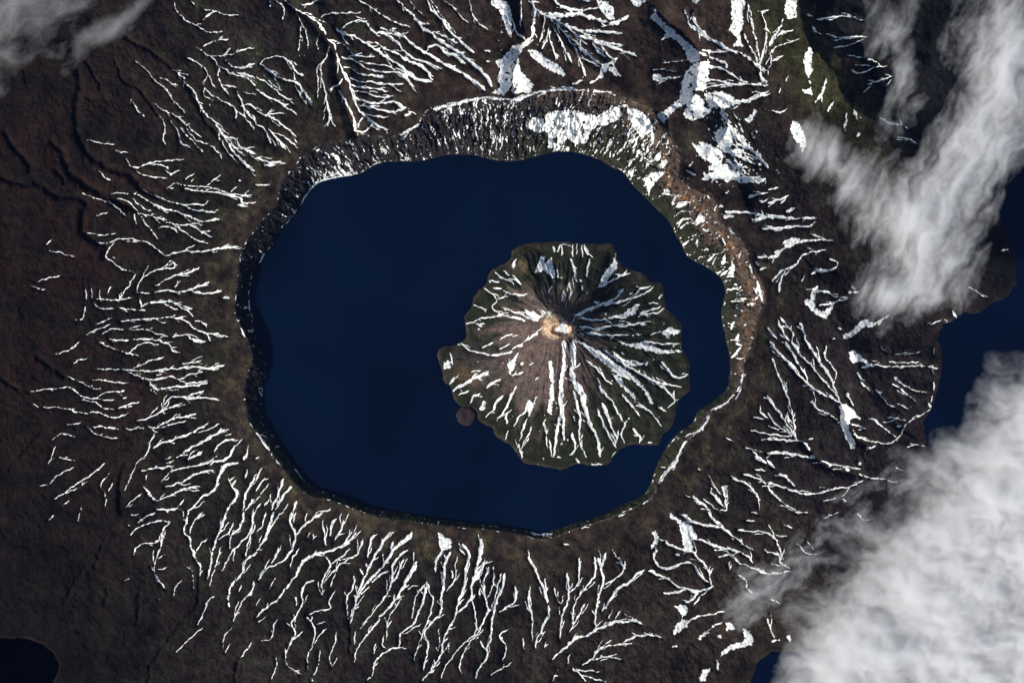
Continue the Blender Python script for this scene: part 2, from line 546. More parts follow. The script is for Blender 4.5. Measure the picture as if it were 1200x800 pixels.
SURVEY += '''
T 600 200
p 535 0 575 5 560 30
p 620 40 660 10 720 0 700 30 660 70 640 120 630 90
p 700 90 730 80 740 110
2 780 110 750 150
2.2 770 170 830 150
1.3 770 250 800 230 840 225
1.2 800 350 830 325
p 855 260 860 230 880 200 905 215 900 240
2 895 275 920 285
1.2 700 110 760 115
2 915 120 925 130
p 970 170 980 155 995 180
p 980 205 1035 208 1035 220 985 228
1.5 1000 195 1080 195 1140 205 1200 215
2.2 1130 230 1200 215
1.4 1170 275 1200 270
1.2 820 0 860 20
p 930 10 990 0 1100 10 1060 30 1130 30 1200 35 1160 60 1070 60 1040 45 960 40 880 45
1.2 1110 130 1150 110 1200 105
1.2 1170 150 1200 130
1.2 1000 105 1010 105
1.2 1150 405 1190 405
2 1140 430 1155 445
1 1160 465 1190 455
1.2 1010 270 1050 300
.9 1000 350 985 320
p 975 450 990 400 1000 380 1000 430
1.4 920 425 940 405
p 1010 490 1030 420 1045 460 1035 490
1 980 490 1010 470
.9 1070 600 1100 605
.9 1050 640 1080 660
1.4 1140 570 1145 550
1.4 1150 520 1165 580 1175 620
.9 1115 440 1125 480
1.4 1025 745 1040 710
1.4 1055 795 1060 760
.9 1030 610 1090 615
.8 1075 380 1060 410
.8 870 320 860 345
.8 960 400 940 440
T 900 200
1.2 0 90 50 80
1.4 0 155 50 135 100 115
1 60 155 90 120
1.8 90 190 130 175
2 0 215 60 218 130 225
1.6 160 225 230 220
1.6 0 270 70 268 140 260 190 262 215 240
1 200 295 270 320
p 65 335 90 320 130 310 160 330 110 360 80 360
1.6 0 410 40 395 80 360 140 335 220 325 300 325
1.5 30 385 50 375
1.2 20 515 70 465 120 450 160 400 210 380 270 370
1.3 50 565 60 510 80 465
1.4 205 480 250 465 300 465 330 430 290 415
.8 155 515 170 490
p 160 610 200 600 200 560 230 535 240 560 220 590 225 640 250 660 290 640 320 610 290 670 270 695 230 680 200 650
1.2 230 565 280 570 320 590 380 595
1.2 240 630 300 620 370 600
1 390 540 420 565
1 370 570 430 570
p 350 770 390 750 440 700 470 690 480 720 430 750 380 790 355 785
1.6 470 730 520 710 570 680
1.2 330 735 345 745
1.2 45 700 70 750 100 800
1.3 60 685 90 730 115 760 115 800
1.4 150 710 165 750 180 800
1.4 300 785 315 785
1 0 735 40 790
.9 970 550 1010 585 1040 590
.8 1100 375 1140 370
1.3 875 655 890 690
1 770 720 820 700
.5 830 715 900 700 940 665
T 900 400
1.5 10 0 50 50 90 90 140 150 180 190 230 230 290 260 340 285
1.3 80 0 120 60 150 120 180 160 190 200 240 235
1.2 110 0 150 60 200 105 240 160 280 200 310 240
1.6 180 0 220 60 260 120 300 180 320 240 345 290
.8 275 20 270 70 300 110 320 150 310 200
p 335 300 370 290 400 320 430 350 440 370 400 355 385 380 385 420 410 470 410 505 390 500 370 460 350 410 335 380 345 340
1.2 370 240 390 280 405 300
1.1 205 275 240 320 280 335 330 370
1 20 80 50 160 90 250 110 310 120 370 135 450
.8 85 190 90 260
.8 90 330 100 390
1.5 0 265 50 330 90 390 120 430 140 465
1 0 340 30 380 70 410 110 440
.9 0 435 50 440 110 445
1.2 0 455 60 460 130 465 165 470
p 165 470 190 480 210 530 235 550 200 550 200 520
1.8 0 525 60 520 120 530 200 545
1.8 0 560 30 590
1.8 50 620 90 640 125 675
1.2 250 560 300 575 360 585 440 600
1.8 370 595 390 610
1.6 430 565 435 580
.9 400 430 440 455 500 470 560 480 610 460 640 415 660 380 720 350 770 315
.9 490 360 540 400 580 435 610 450
1 570 355 620 365 660 370
1.3 610 400 635 395
1.4 760 290 770 310
p 375 40 410 45 440 70 490 105 440 95 400 100 385 90
1.1 440 125 500 110 580 120 660 115 740 115
.8 570 95 640 100 700 100 730 110
.8 750 115 800 125
.7 535 25 560 50
.7 600 60 660 55 725 50
p 590 165 620 175 640 205 610 190
.7 640 205 690 230 750 238
.9 590 200 640 235 700 280
.8 500 215 540 260 570 295 600 310
1 440 195 480 230
1 420 150 450 185
.7 610 290 660 315
.9 385 385 440 400 460 410
.8 660 495 700 485 740 495
.5 786 30 783 60
.5 780 110 782 150
.6 785 190 781 225
.5 778 255 768 290
1.2 0 660 60 680 120 700 180 715 250 710 320 690 390 680 450 650
1.1 0 680 30 720 80 760 140 795
.8 430 625 480 640 560 650 620 660
.7 260 750 330 735 380 750
.7 600 590 650 615
1.5 195 455 210 455
1.2 470 510 510 490
k 7 160 475 220 545 300 600 440 630
k 8 345 300 400 440 480 500
T 0 400
.6 250 60 300 50 340 30 370 0
.6 340 105 370 90 410 78
.7 460 0 500 20 550 40 600 55 640 20 690 5 740 15
.5 600 50 650 70
1.6 910 0 960 0
1 750 0 790 10 810 40 830 52
.8 620 130 670 105 720 85 770 72
1.2 560 130 620 135 700 140 780 130 860 125 920 120 980 125 1050 112
.9 850 105 900 98 940 90
.9 600 145 660 165 710 180 740 180 800 165 850 185 880 200
.9 840 180 890 155 950 145
1.4 705 190 730 225 790 215 860 210 920 205 970 195
.8 860 200 920 195 970 185
.5 310 160 350 180 380 190 430 220 480 220
.6 420 180 470 180 530 190 605 195
.6 440 125 500 130 560 130
.7 130 235 190 228 250 222 320 215 360 240 400 265 450 270 530 275
.6 450 270 480 245 530 235 580 235
1.3 570 230 580 232
1.2 575 265 590 267
.6 380 275 440 285 480 310 530 318
.9 555 312 600 295 635 288
.5 145 290 180 308
.7 190 310 250 310 310 315 360 330 400 335 450 330 500 350 550 355 600 335
1 680 365 720 345 750 330 770 300 800 265 840 260 890 270 950 265 1025 272
1 750 330 800 310 850 292
.8 850 262 900 250 955 230
.7 640 370 690 360
.6 310 390 370 385
.6 400 395 440 430 480 445 550 455
.8 430 400 480 400 550 410
.7 580 400 610 415 670 405
1.2 690 395 730 405 770 380 820 360 880 350 920 340
.7 740 410 800 390 870 370
.8 730 425 705 470 690 520 660 550
1.5 905 430 930 410 960 400
1.4 720 500 760 475 800 465 850 445 900 430
.5 920 430 980 410 1030 385
2 860 520 910 490 960 465 1010 435 1050 412
1 830 545 870 520
1 1000 520 1030 480 1060 465 1100 458
.6 1055 440 1085 430
1.5 880 555 910 535 945 518
1.6 980 580 1010 560 1050 555 1080 530 1100 490
1 750 660 800 610 850 595 910 585 960 575 1000 555
1.8 1140 555 1160 525
1 660 605 720 595 780 590
.8 680 650 690 620
.8 775 575 810 560
.8 775 550 800 540
1.1 770 685 830 665 860 655 900 630 950 610 1000 605
1.2 730 748 790 725 840 700 890 685 935 680
1.6 690 715 725 745
.9 670 680 700 710
1.5 880 795 920 760 950 725 1000 700 1020 650 1040 600 1060 580 1110 570
1.2 1060 795 1090 750 1110 715 1090 680 1105 650
1.5 1135 795 1150 720 1170 680 1195 640
.9 1150 640 1160 600
.9 1070 660 1100 630
1.2 1150 795 1180 750 1195 740
1 730 785 770 790 830 785
.6 830 780 860 740
.5 240 465 285 430 350 450
.5 255 490 235 550 225 580
.5 270 545 350 560
.6 230 665 270 625 350 588
.5 180 680 220 670
.8 250 740 300 710 350 670 400 640 450 605 490 570
.5 280 720 360 690 410 655
.5 370 770 380 795
.6 490 790 490 720 470 680 490 640 520 610
.5 500 710 530 660
.5 290 770 320 745
.7 590 780 600 760 660 715
.6 580 700 610 640 640 570 680 545
k 5 560 800 560 700 570 620 590 580
k 4 0 175 80 220
k 5 180 80 260 130 300 160
k 3 40 600 130 500 200 420
T 300 400
.9 50 200 60 190
1.1 35 280 35 220
.7 30 340 60 410
.7 180 595 250 670 300 695 370 715
1.2 0 430 30 460 60 510
.8 90 545 110 580
1 0 550 15 540
1 0 650 20 600
1 0 700 40 640
.8 20 720 60 670
1.2 70 790 110 700 130 640
1.5 90 790 130 720 165 680
1.2 40 770 60 740
1.5 175 790 190 750
1 300 795 350 790
1 0 780 20 760
T 600 400
1.6 1085 150 1070 210 1050 240
1 1040 250 1000 290 950 320
1.5 925 345 900 390 860 430
1.5 820 465 795 500 780 540 740 590 710 630 690 665
.8 640 745 615 760
1.2 1050 10 1075 15
1.5 1030 75 1070 30
.9 700 590 715 592
1.2 1160 325 1200 360
1 1135 355 1180 365
.8 1120 415 1200 435
.5 1005 450 1040 470
.5 1090 495 1180 520
2.4 1145 540 1190 570
.9 1145 600 1190 605
1.2 1090 620 1150 640 1200 670
1.2 1035 645 1090 660 1130 690 1155 730 1160 790
1 940 670 980 720
1.6 850 725 890 760 930 795
1.3 930 700 960 740 1000 780
p 980 680 1015 670 1010 720 1000 760 990 700
1 1000 740 1005 790 980 790
.8 900 740 940 770 980 800
.8 870 598 885 602
1.2 1195 250 1200 270
T 0 600
.6 600 15 650 10
.8 640 50 690 15 725 5
.8 610 105 640 75 690 55 740 40 790 50 770 70 750 110 730 140 660 150 630 175 625 200
1 600 60 605 65
1 760 100 750 160 730 220 720 280 750 330 770 360
.5 730 220 770 200
.5 740 270 780 258
.6 810 400 820 350 850 320
1.2 885 0 870 50 860 95 885 120 895 170 910 210 935 250 935 300
.9 950 0 910 40 890 100
.7 910 205 930 160 970 125
.5 885 250 900 290 905 360
1.2 1060 0 1040 60 1020 110 1000 170 985 250 970 310
.8 1095 50 1070 95 1020 130
.7 1035 160 1020 220 1000 280 980 350
1.2 1140 0 1130 60 1080 120 1075 170
1 1190 0 1170 100 1120 150 1080 200 1040 275
1 1195 60 1160 150 1150 210
1.4 1200 190 1145 235 1130 290 1080 350 1070 400 1070 450
.6 1100 180 1090 230
.7 1130 340 1120 370
.9 1190 320 1180 370 1140 410 1115 460 1090 510
.8 1000 395 970 420 950 480 920 530
.5 950 540 880 600 820 660
.6 1090 540 1050 580 1040 640
.6 1075 620 1050 660
.8 1180 610 1150 650 1120 690
.5 370 0 360 40
.5 225 40 250 15
.5 580 320 605 312
.5 735 410 755 405
k 3 400 250 340 340 300 420
k 3 490 120 440 260
k 3 650 380 640 520
k 3 930 300 920 440 850 520 720 700 690 800
k 3 1110 700 1100 790
k 3 500 360 490 430
T 300 600
1.3 0 180 30 140 60 70 80 0
.8 0 100 30 60 45 0
.9 40 140 70 70 110 10
1.2 165 0 160 50 185 100 175 160 130 225 70 255 40 275 10 320
1.3 310 5 250 40 215 75 190 105
.9 185 0 175 50
.7 240 0 230 40
1 105 165 90 210 70 240
.8 200 170 170 220 160 260
1.5 470 100 440 130 400 160 330 185 270 200 220 230 190 290 160 330 130 370 100 410 60 440 20 470 0 495
.9 400 160 430 120 450 90
1.3 370 130 395 90 410 40
1.2 345 110 355 60 375 30
1 325 150 320 90 310 60
.8 240 120 255 95
.6 265 130 270 100
.9 500 130 480 190 440 215 390 250 350 290 320 330
1.2 440 170 400 210 350 240
1 340 225 350 250 325 290 310 330 310 390
.8 370 290 345 350
.8 370 370 340 420 350 450 300 460 240 480
1 270 320 240 330 215 370 215 430 190 480 165 520 180 570 160 620 135 680 150 720 210 760
.6 185 390 190 440
.6 100 500 80 540 70 590 20 605
.5 40 490 10 520
.5 90 310 60 360
.5 20 400 0 440
.6 235 490 270 530 275 580 260 630 240 680 245 740
.6 330 545 295 580 270 620
.5 280 530 320 515
.6 375 560 370 620 345 670 355 720 380 680
.6 300 650 290 720 265 770 265 795
.5 90 680 95 720 70 790
1.5 630 95 600 130 580 170 545 230 520 280 490 350 470 400 460 460 440 520
1.3 550 110 530 160 525 210
.8 515 240 520 260
1 490 265 500 290
.8 460 300 455 350 430 390 425 430 430 500
2.1 730 100 700 130 650 170 620 215 590 260
1.3 590 260 550 300 520 330 480 390 460 440 440 490
.9 605 280 560 310 540 330
1.3 640 140 630 200
1.1 710 175 670 210 640 250 640 310 620 370 580 430 530 490 490 545
1.2 690 220 670 280 630 340
2 750 235 730 280 700 330 690 355 650 410 620 450 580 490
.7 740 345 710 360
.8 685 400 650 450 620 500 615 560 610 600
1.4 620 500 615 540
1 580 500 540 550 500 600 470 650 460 700
.7 460 620 465 560
.6 560 620 550 670
.9 690 635 640 640 600 660 560 700 545 760 520 790
.7 600 580 590 620 610 640
1.3 800 325 790 390 770 450 740 520 680 570 670 630
.8 790 340 750 390 740 440 730 500
.9 805 330 815 380 835 400
.8 830 400 820 470 790 540 770 600 745 670 740 700
p 855 95 870 95 885 120 905 118 918 135 915 170 880 180 870 200 850 230 845 280 835 270 840 220 870 180 855 150
1.5 910 190 890 230 880 290 880 350 870 400 870 460 850 490 810 530 790 570 805 620 800 670 780 740
1 940 270 930 320 890 370
1 920 270 920 310
1.5 970 150 1000 200 985 260 980 320 965 380 945 430 930 500 900 550 880 600 870 660 830 730 780 790
.8 955 170 980 200
2.4 1055 130 1055 180 1040 240 1030 290 1010 340
1.5 1080 230 1050 280 1010 345 1010 400 980 440 945 470
1.2 1010 340 1010 380
1 1090 260 1070 330 1075 400 1090 460 1075 490 1045 560 1000 610 970 670 955 720 965 760
.7 1115 255 1110 340 1080 410
.8 1015 415 1030 490 1030 560 990 600 950 640 920 680 880 740 870 790
1.5 1165 285 1155 350 1130 410 1120 450 1110 490 1105 540 1100 600 1080 640 1085 680 1040 740 1030 780
.9 1150 290 1130 360 1120 400
.8 1180 550 1140 580 1170 620 1170 660 1155 700
1 1200 430 1160 455 1140 470
.7 1200 705 1150 735 1100 765
.6 900 620 905 660
.5 855 540 860 600 850 660
.5 1050 350 1045 400
k 3 420 430 440 560 440 650
T 600 600
1.2 15 350 20 400 0 435
1.3 80 215 110 270 130 320 150 360 165 430
1 155 310 160 370 170 430
1.3 175 440 170 490 145 540 115 600 110 640
1 80 370 80 430 95 490 95 600
.7 200 350 210 400 230 430 240 390
1.2 260 290 265 350 265 410 245 460 230 510 225 570 225 600
1.2 315 215 315 270 310 330 270 380
1.1 390 210 390 290 350 350 325 380 300 420 285 480 290 520 270 560
1 340 430 310 490 275 550
2 440 195 425 240 410 250
1.5 405 215 420 280 430 320 410 380 400 440 390 500 395 540
1.3 500 210 515 240 520 280 480 315 440 335
.9 530 230 530 270
1.4 620 270 570 305 550 330 510 350 480 380 450 430 420 465
1.5 540 340 520 340
.8 380 460 390 480
.7 470 460 455 500
.7 510 460 485 500
1.5 610 530 580 510 530 515 480 515 430 540 390 555 350 580 300 590 260 630 220 660 190 690
1 580 500 600 520
1 700 590 660 578 590 580 520 610
1.2 560 620 510 620 440 630 400 650 380 685 330 720
.9 390 690 430 680 490 670
.8 440 675 520 692
1.1 270 670 260 710
1 285 740 320 760 350 795
.7 300 740 360 745 415 750
.7 330 765 400 785 450 795
.9 190 795 200 770 215 770
.7 50 590 60 650
.6 150 640 160 610
p 655 95 675 85 690 120 680 150 655 172 650 155 670 130
1.5 680 180 665 210 690 255 740 265 800 240 840 240 870 270 890 300 930 340
p 740 0 780 30 840 60 870 110 880 135 845 130 850 170 840 190 810 180 800 140 790 80 770 40 740 25
1.3 720 145 760 160 810 180 850 185 880 220 915 260 930 310 940 350
2.2 770 200 785 205
1.5 800 10 850 45 900 60 970 70 1010 90 1050 120 1100 160 1140 180
1.3 880 125 940 155 1000 170 1060 185 1110 210 1130 240
1.1 640 275 690 295 740 320 770 345 810 355
1.6 710 380 770 380 820 360 860 375 930 355 945 345
1.5 870 380 850 410 810 425
1 880 400 850 440
p 765 440 800 430 825 450 820 485 800 490
p 755 570 770 530 800 500 820 510 830 540 800 550 765 582
1.1 820 525 860 495 930 480 1000 468
2 755 635 775 630
p 870 590 910 560 930 565 900 590 885 608
.6 920 560 960 530 1000 515
p 1000 515 1030 520 1050 550 1010 560
p 1085 550 1110 550 1140 600 1130 625 1090 635 1030 650 980 680 990 650 1030 620 1095 605
p 960 575 985 575 980 600
1.5 965 700 970 750
p 880 780 900 740 940 735 920 760 910 795 880 795
1 970 210 1030 200 1060 235 1100 250 1150 270 1200 290
1 1060 85 1140 90 1200 95
1.2 920 0 950 40 1000 80
.8 1060 295 1100 320 1105 360 1150 390
1 1125 0 1160 10
1 1100 40 1140 45
1 1020 230 1020 270
1.4 245 150 262 152
.9 85 95 130 105 190 100
.8 325 75 360 68
.9 500 20 530 5
T 0 0
p 3368 604 3420 590 3440 640 3432 680 3400 700 3372 680 3352 650 3340 625
p 3272 664 3310 672 3350 690 3384 720 3384 764 3340 770 3300 740 3280 700
p 3340 776 3400 770 3440 800 3420 830 3350 840 3320 830 3345 805
2.4 3330 830 3400 826 3480 836 3560 830
1.3 3420 600 3460 650 3500 690 3550 730
1.2 3440 680 3500 690 3560 740
1.2 3424 716 3480 740 3540 770
p 3196 470 3260 440 3300 470 3300 520 3240 570 3200 540 3220 500
p 3300 440 3380 430 3440 450 3440 500 3380 510 3320 500
2.2 3404 470 3480 480 3560 450 3608 440
1.6 3380 500 3400 560 3430 600
T 900 600
1 0 95 40 130 60 180 75 225
1 0 190 50 200 65 240 110 265
1 0 292 60 285 110 280
.6 70 55 120 80
.8 40 110 100 115
.8 130 0 190 5
.8 425 10 450 35 480 38
.7 260 30 330 5
.6 180 130 220 180
.6 140 150 180 190 230 200
1 20 610 60 600
p 90 575 110 580 110 610 95 610
.7 20 410 60 430
1 0 500 20 560 40 600
'''

def parse(txt):
    gul, can, pol = [], [], []
    ox = oy = 0
    for ln in txt.strip().split('\n'):
        t = ln.split()
        if not t: continue
        if t[0] == 'T': ox, oy = float(t[1]), float(t[2]); continue
        if t[0] in 'kp':
            key = t[0]; t = t[1:]
        else: key = 'g'
        if key == 'p': w, v = 0, t
        else: w, v = float(t[0]), t[1:]
        P = np.array([float(q) for q in v]).reshape(-1, 2) / 4.0 + (ox, oy)
        if key == 'p': pol.append(P)
        elif key == 'k': can.append((w, P))
        else: gul.append((w, P))
    return gul, can, pol

def smooth_line(P, jit=0.0, step=3.0):
    """Catmull-Rom through the surveyed points with a natural sideways wander"""
    if len(P) < 2: return P
    Q = np.vstack([2 * P[0] - P[1], P, 2 * P[-1] - P[-2]])
    out = []
    for i in range(1, len(Q) - 2):
        p0, p1, p2, p3 = Q[i - 1], Q[i], Q[i + 1], Q[i + 2]
        n = max(2, int(np.hypot(*(p2 - p1)) / step) + 1)
        for k in range(n):
            t = k / n
            out.append(0.5 * ((2 * p1) + (-p0 + p2) * t + (2 * p0 - 5 * p1 + 4 * p2 - p3) * t * t + (-p0 + 3 * p1 - 3 * p2 + p3) * t ** 3))
    out.append(Q[-2])
    out = np.array(out)
    if jit:
        nx = perlin(out[:, 0] / 6, out[:, 1] / 6, 3) + 0.3 * perlin(out[:, 0] / 2.2, out[:, 1] / 2.2, 5)
        ny = perlin(out[:, 0] / 6, out[:, 1] / 6, 8) + 0.3 * perlin(out[:, 0] / 2.2, out[:, 1] / 2.2, 11)
        out = out + np.stack([nx, ny], 1) * jit
    return out

class Grid:
    def __init__(s, xs, ys):
        s.xs, s.ys = xs.astype(np.float64), ys.astype(np.float64)
        s.X, s.Y = np.meshgrid(s.xs, s.ys)
        s.snow = np.full(s.X.shape, -4.0, np.float32)
        s.dig = np.zeros(s.X.shape, np.float32)
    def win(s, P, m):
        i0 = np.searchsorted(s.xs, P[:, 0].min() - m); i1 = np.searchsorted(s.xs, P[:, 0].max() + m)
        j0 = np.searchsorted(s.ys, P[:, 1].min() - m); j1 = np.searchsorted(s.ys, P[:, 1].max() + m)
        return slice(j0, j1), slice(i0, i1)
    def line_d(s, sl, P, W):
        X = s.X[sl]; Y = s.Y[sl]
        best = np.full(X.shape, 1e9); w = np.zeros(X.shape)
        for i in range(len(P) - 1):
            ax, ay = P[i]; dx, dy = P[i + 1] - P[i]
            t = np.clip(((X - ax) * dx + (Y - ay) * dy) / (dx * dx + dy * dy + 1e-9), 0, 1)
            d = np.sqrt((X - ax - t * dx) ** 2 + (Y - ay - t * dy) ** 2)
            ww = W[i] + t * (W[i + 1] - W[i])
            m = (d - ww) < (best - w)
            best = np.where(m, d, best); w = np.where(m, ww, w)
        return best, w
    def gully(s, w, P, dig=1.0, top=(580.0, 400.0), child=False):
        P = smooth_line(P, 1.2, 1.8)
        n = len(P)
        t = np.linspace(0, 1, n)
        rt = np.hypot(P[:, 0] - top[0], P[:, 1] - top[1])
        far = sstep(300, 450, rt)                      # snow breaks into beads low on the flanks
        W = w * (0.76 - 0.10 * far + 0.45 * perlin(P[:, 0] / 8, P[:, 1] / 8, 21) + (0.22 + 0.75 * far) * perlin(P[:, 0] / 2.3, P[:, 1] / 2.3, 22))
        W = W * (1.38 - 0.78 * (rt - rt.min()) / (np.ptp(rt) + 8.0))
        W = np.maximum(W, 0.38 - 0.33 * far * (perlin(P[:, 0] / 3, P[:, 1] / 3, 24) > -0.05))
        W = W * (0.5 + 0.5 * np.minimum(1, np.minimum(t, 1 - t) * (n / 2.0 + .1)))
        if not child and n > 5:        # short side runnels joining from uphill
            rs = np.random.RandomState(int(abs(P[0, 0] * 13 + P[0, 1] * 7)) % 99991)
            L = np.hypot(*(P[1:] - P[:-1]).T).sum()
            for k in range(int(L / 24.0 * min(1.3, 0.35 + 0.6 * w) + rs.rand())):
                i = rs.randint(1, n - 1); p = P[i]
                tg = P[min(i + 1, n - 1)] - P[i - 1]; tg = tg / (np.hypot(*tg) + 1e-6)
                up = np.array(top) - p; up = up / (np.hypot(*up) + 1e-6)
                if tg @ up < 0: tg = -tg
                a = math.radians(rs.uniform(14, 40)) * rs.choice([-1, 1])
                dv = np.array([tg[0] * math.cos(a) - tg[1] * math.sin(a), tg[0] * math.sin(a) + tg[1] * math.cos(a)])
                ln = rs.uniform(3.0, 8.0) * (0.6 + 0.45 * w)
                q = p + dv * ln; q2 = p + dv * ln * 0.5 + rs.uniform(-.8, .8, 2)
                s.gully(rs.uniform(0.36, 0.55) * (0.6 + 0.35 * w), np.array([p, q2, q]), dig * 0.6, top, True)
            if L > 16 and w > 0.75:            # longer thin runnels running beside the main one
                for k in range(int(L / 24 * (0.45 if top[0] > 600 else 1) + rs.rand())):
                    i = rs.randint(1, n - 1); p = P[i]
                    tg = P[min(i + 1, n - 1)] - P[i - 1]; tg = tg / (np.hypot(*tg) + 1e-6)
                    if tg @ (np.array(top) - p) < 0: tg = -tg
                    sd = rs.choice([-1, 1]); nn = np.array([-tg[1], tg[0]]) * sd; ln = rs.uniform(7, 17)
                    s.gully(rs.uniform(0.34, 0.52), np.array([p + nn * rs.uniform(0, 1.5), p + nn * ln * .22 + tg * ln * .45, p + nn * ln * rs.uniform(.2, .38) + tg * ln]), dig * 0.7, top, True)
        W = np.maximum(W, 0.1)
        sl = s.win(P, 14)
        if s.X[sl].size < 9: return
        d, ww = s.line_d(sl, P, W)
        s.snow[sl] = np.maximum(s.snow[sl], np.clip(ww - d, -4, 6))
        sg = w * 1.0 + 2.1
        s.dig[sl] = np.maximum(s.dig[sl], dig * (1.25 * w + 0.95) * np.exp(-(d / sg) ** 2))
    def canyon(s, w, P):
        P = smooth_line(P, 2.0)
        sl = s.win(P, w * 2.6 + 4)
        if s.X[sl].size == 0: return
        d, _ = s.line_d(sl, P, np.zeros(len(P)))
        s.dig[sl] = np.maximum(s.dig[sl], 0.95 * w * np.exp(-(d / (w * 0.7)) ** 2))
    def field(s, P):
        sl = s.win(P, 6)
        X = s.X[sl]; Y = s.Y[sl]
        if X.size == 0: return
        best = np.full(X.shape, 1e9); ins = np.zeros(X.shape, bool)
        for i in range(len(P)):
            ax, ay = P[i]; bx, by = P[(i + 1) % len(P)]; dx, dy = bx - ax, by - ay
            t = np.clip(((X - ax) * dx + (Y - ay) * dy) / (dx * dx + dy * dy + 1e-9), 0, 1)
            best = np.minimum(best, np.hypot(X - ax - t * dx, Y - ay - t * dy))
            ins ^= ((ay > Y) != (by > Y)) & (X < dx * (Y - ay) / (dy + 1e-12) + ax)
        d = np.where(ins, best, -best)
        d = d - 0.2 + 1.9 * fbm(X / 7, Y / 7, 4, 31, 0.7) + 1.3 * perlin(X / 2.6, Y / 2.6, 37)
        d = np.minimum(d, 1.8) - 4.0 * np.maximum(0, 0.75 * fbm(X / 4.5, Y / 6.5, 3, 33) + 0.30 * perlin(X / 2, Y / 2.6, 39) - 0.10) * (d < 5.5)
        s.snow[sl] = np.maximum(s.snow[sl], np.clip(d, -4, 6))
    def survey(s, txt, dig=1.0, top=(580.0, 400.0)):
        g, k, p = parse(txt)
        for w, P in g: s.gully(w * 0.92, P, dig, top)
        for w, P in k: s.canyon(w, P)
        for P in p: s.field(P)

# ---------------------------------------------------------------- mesh from height field
def grid_mesh(name, G, Z, keep, mat, colour=None):
    """Z in px ; keep = bool per cell ; returns one mesh object"""
    ny, nx = Z.shape
    idx = np.arange(ny * nx).reshape(ny, nx)
    a = idx[:-1, :-1][keep]; b = idx[:-1, 1:][keep]; c = idx[1:, 1:][keep]; d = idx[1:, :-1][keep]
    quads = np.stack([d, c, b, a], 1)
    used = np.zeros(ny * nx, bool); used[quads.ravel()] = True
    remap = np.cumsum(used) - 1
    quads = remap[quads].astype(np.int32)
    co = np.stack([(G.X.ravel()[used] - 600) * S, (400 - G.Y.ravel()[used]) * S, Z.ravel()[used] * S], 1).astype(np.float32)
    me = bpy.data.meshes.new(name)
    me.vertices.add(len(co)); me.vertices.foreach_set('co', co.ravel())
    me.loops.add(quads.size); me.loops.foreach_set('vertex_index', quads.ravel())
    me.polygons.add(len(quads))
    me.polygons.foreach_set('loop_start', np.arange(0, quads.size, 4, dtype=np.int32))
    me.polygons.foreach_set('use_smooth', np.ones(len(quads), bool))
    if colour is not None:
        at = me.attributes.new('soil', 'FLOAT_COLOR', 'POINT')
        col = np.ones((len(co), 4), np.float32)
        col[:, :3] = colour.reshape(-1, 3)[used]
        at.data.foreach_set('color', col.ravel())
    me.update(calc_edges=True)
    me.materials.append(mat)
    o = bpy.data.objects.new(name, me)
    bpy.context.scene.collection.objects.link(o)
    return o

def poly_mesh(name, P, z, mat):
    me = bpy.data.meshes.new(name)
    v = [((x - 600) * S, (400 - y) * S, z * S) for x, y in P]
    me.from_pydata(v, [], [list(range(len(v)))[::-1]])
    me.update(); me.materials.append(mat)
    o = bpy.data.objects.new(name, me)
    bpy.context.scene.collection.objects.link(o)
    return o

def tag(o, label=None, cat=None, group=None, kind=None):
    if label: o['label'] = label
    if cat: o['category'] = cat
    if group: o['group'] = group
    if kind: o['kind'] = kind
    return o

# ---------------------------------------------------------------- materials
def new_mat(name):
    m = bpy.data.materials.new(name); m.use_nodes = True
    nt = m.node_tree; nt.nodes.clear()
    out = nt.nodes.new('ShaderNodeOutputMaterial')
    return m, nt, out

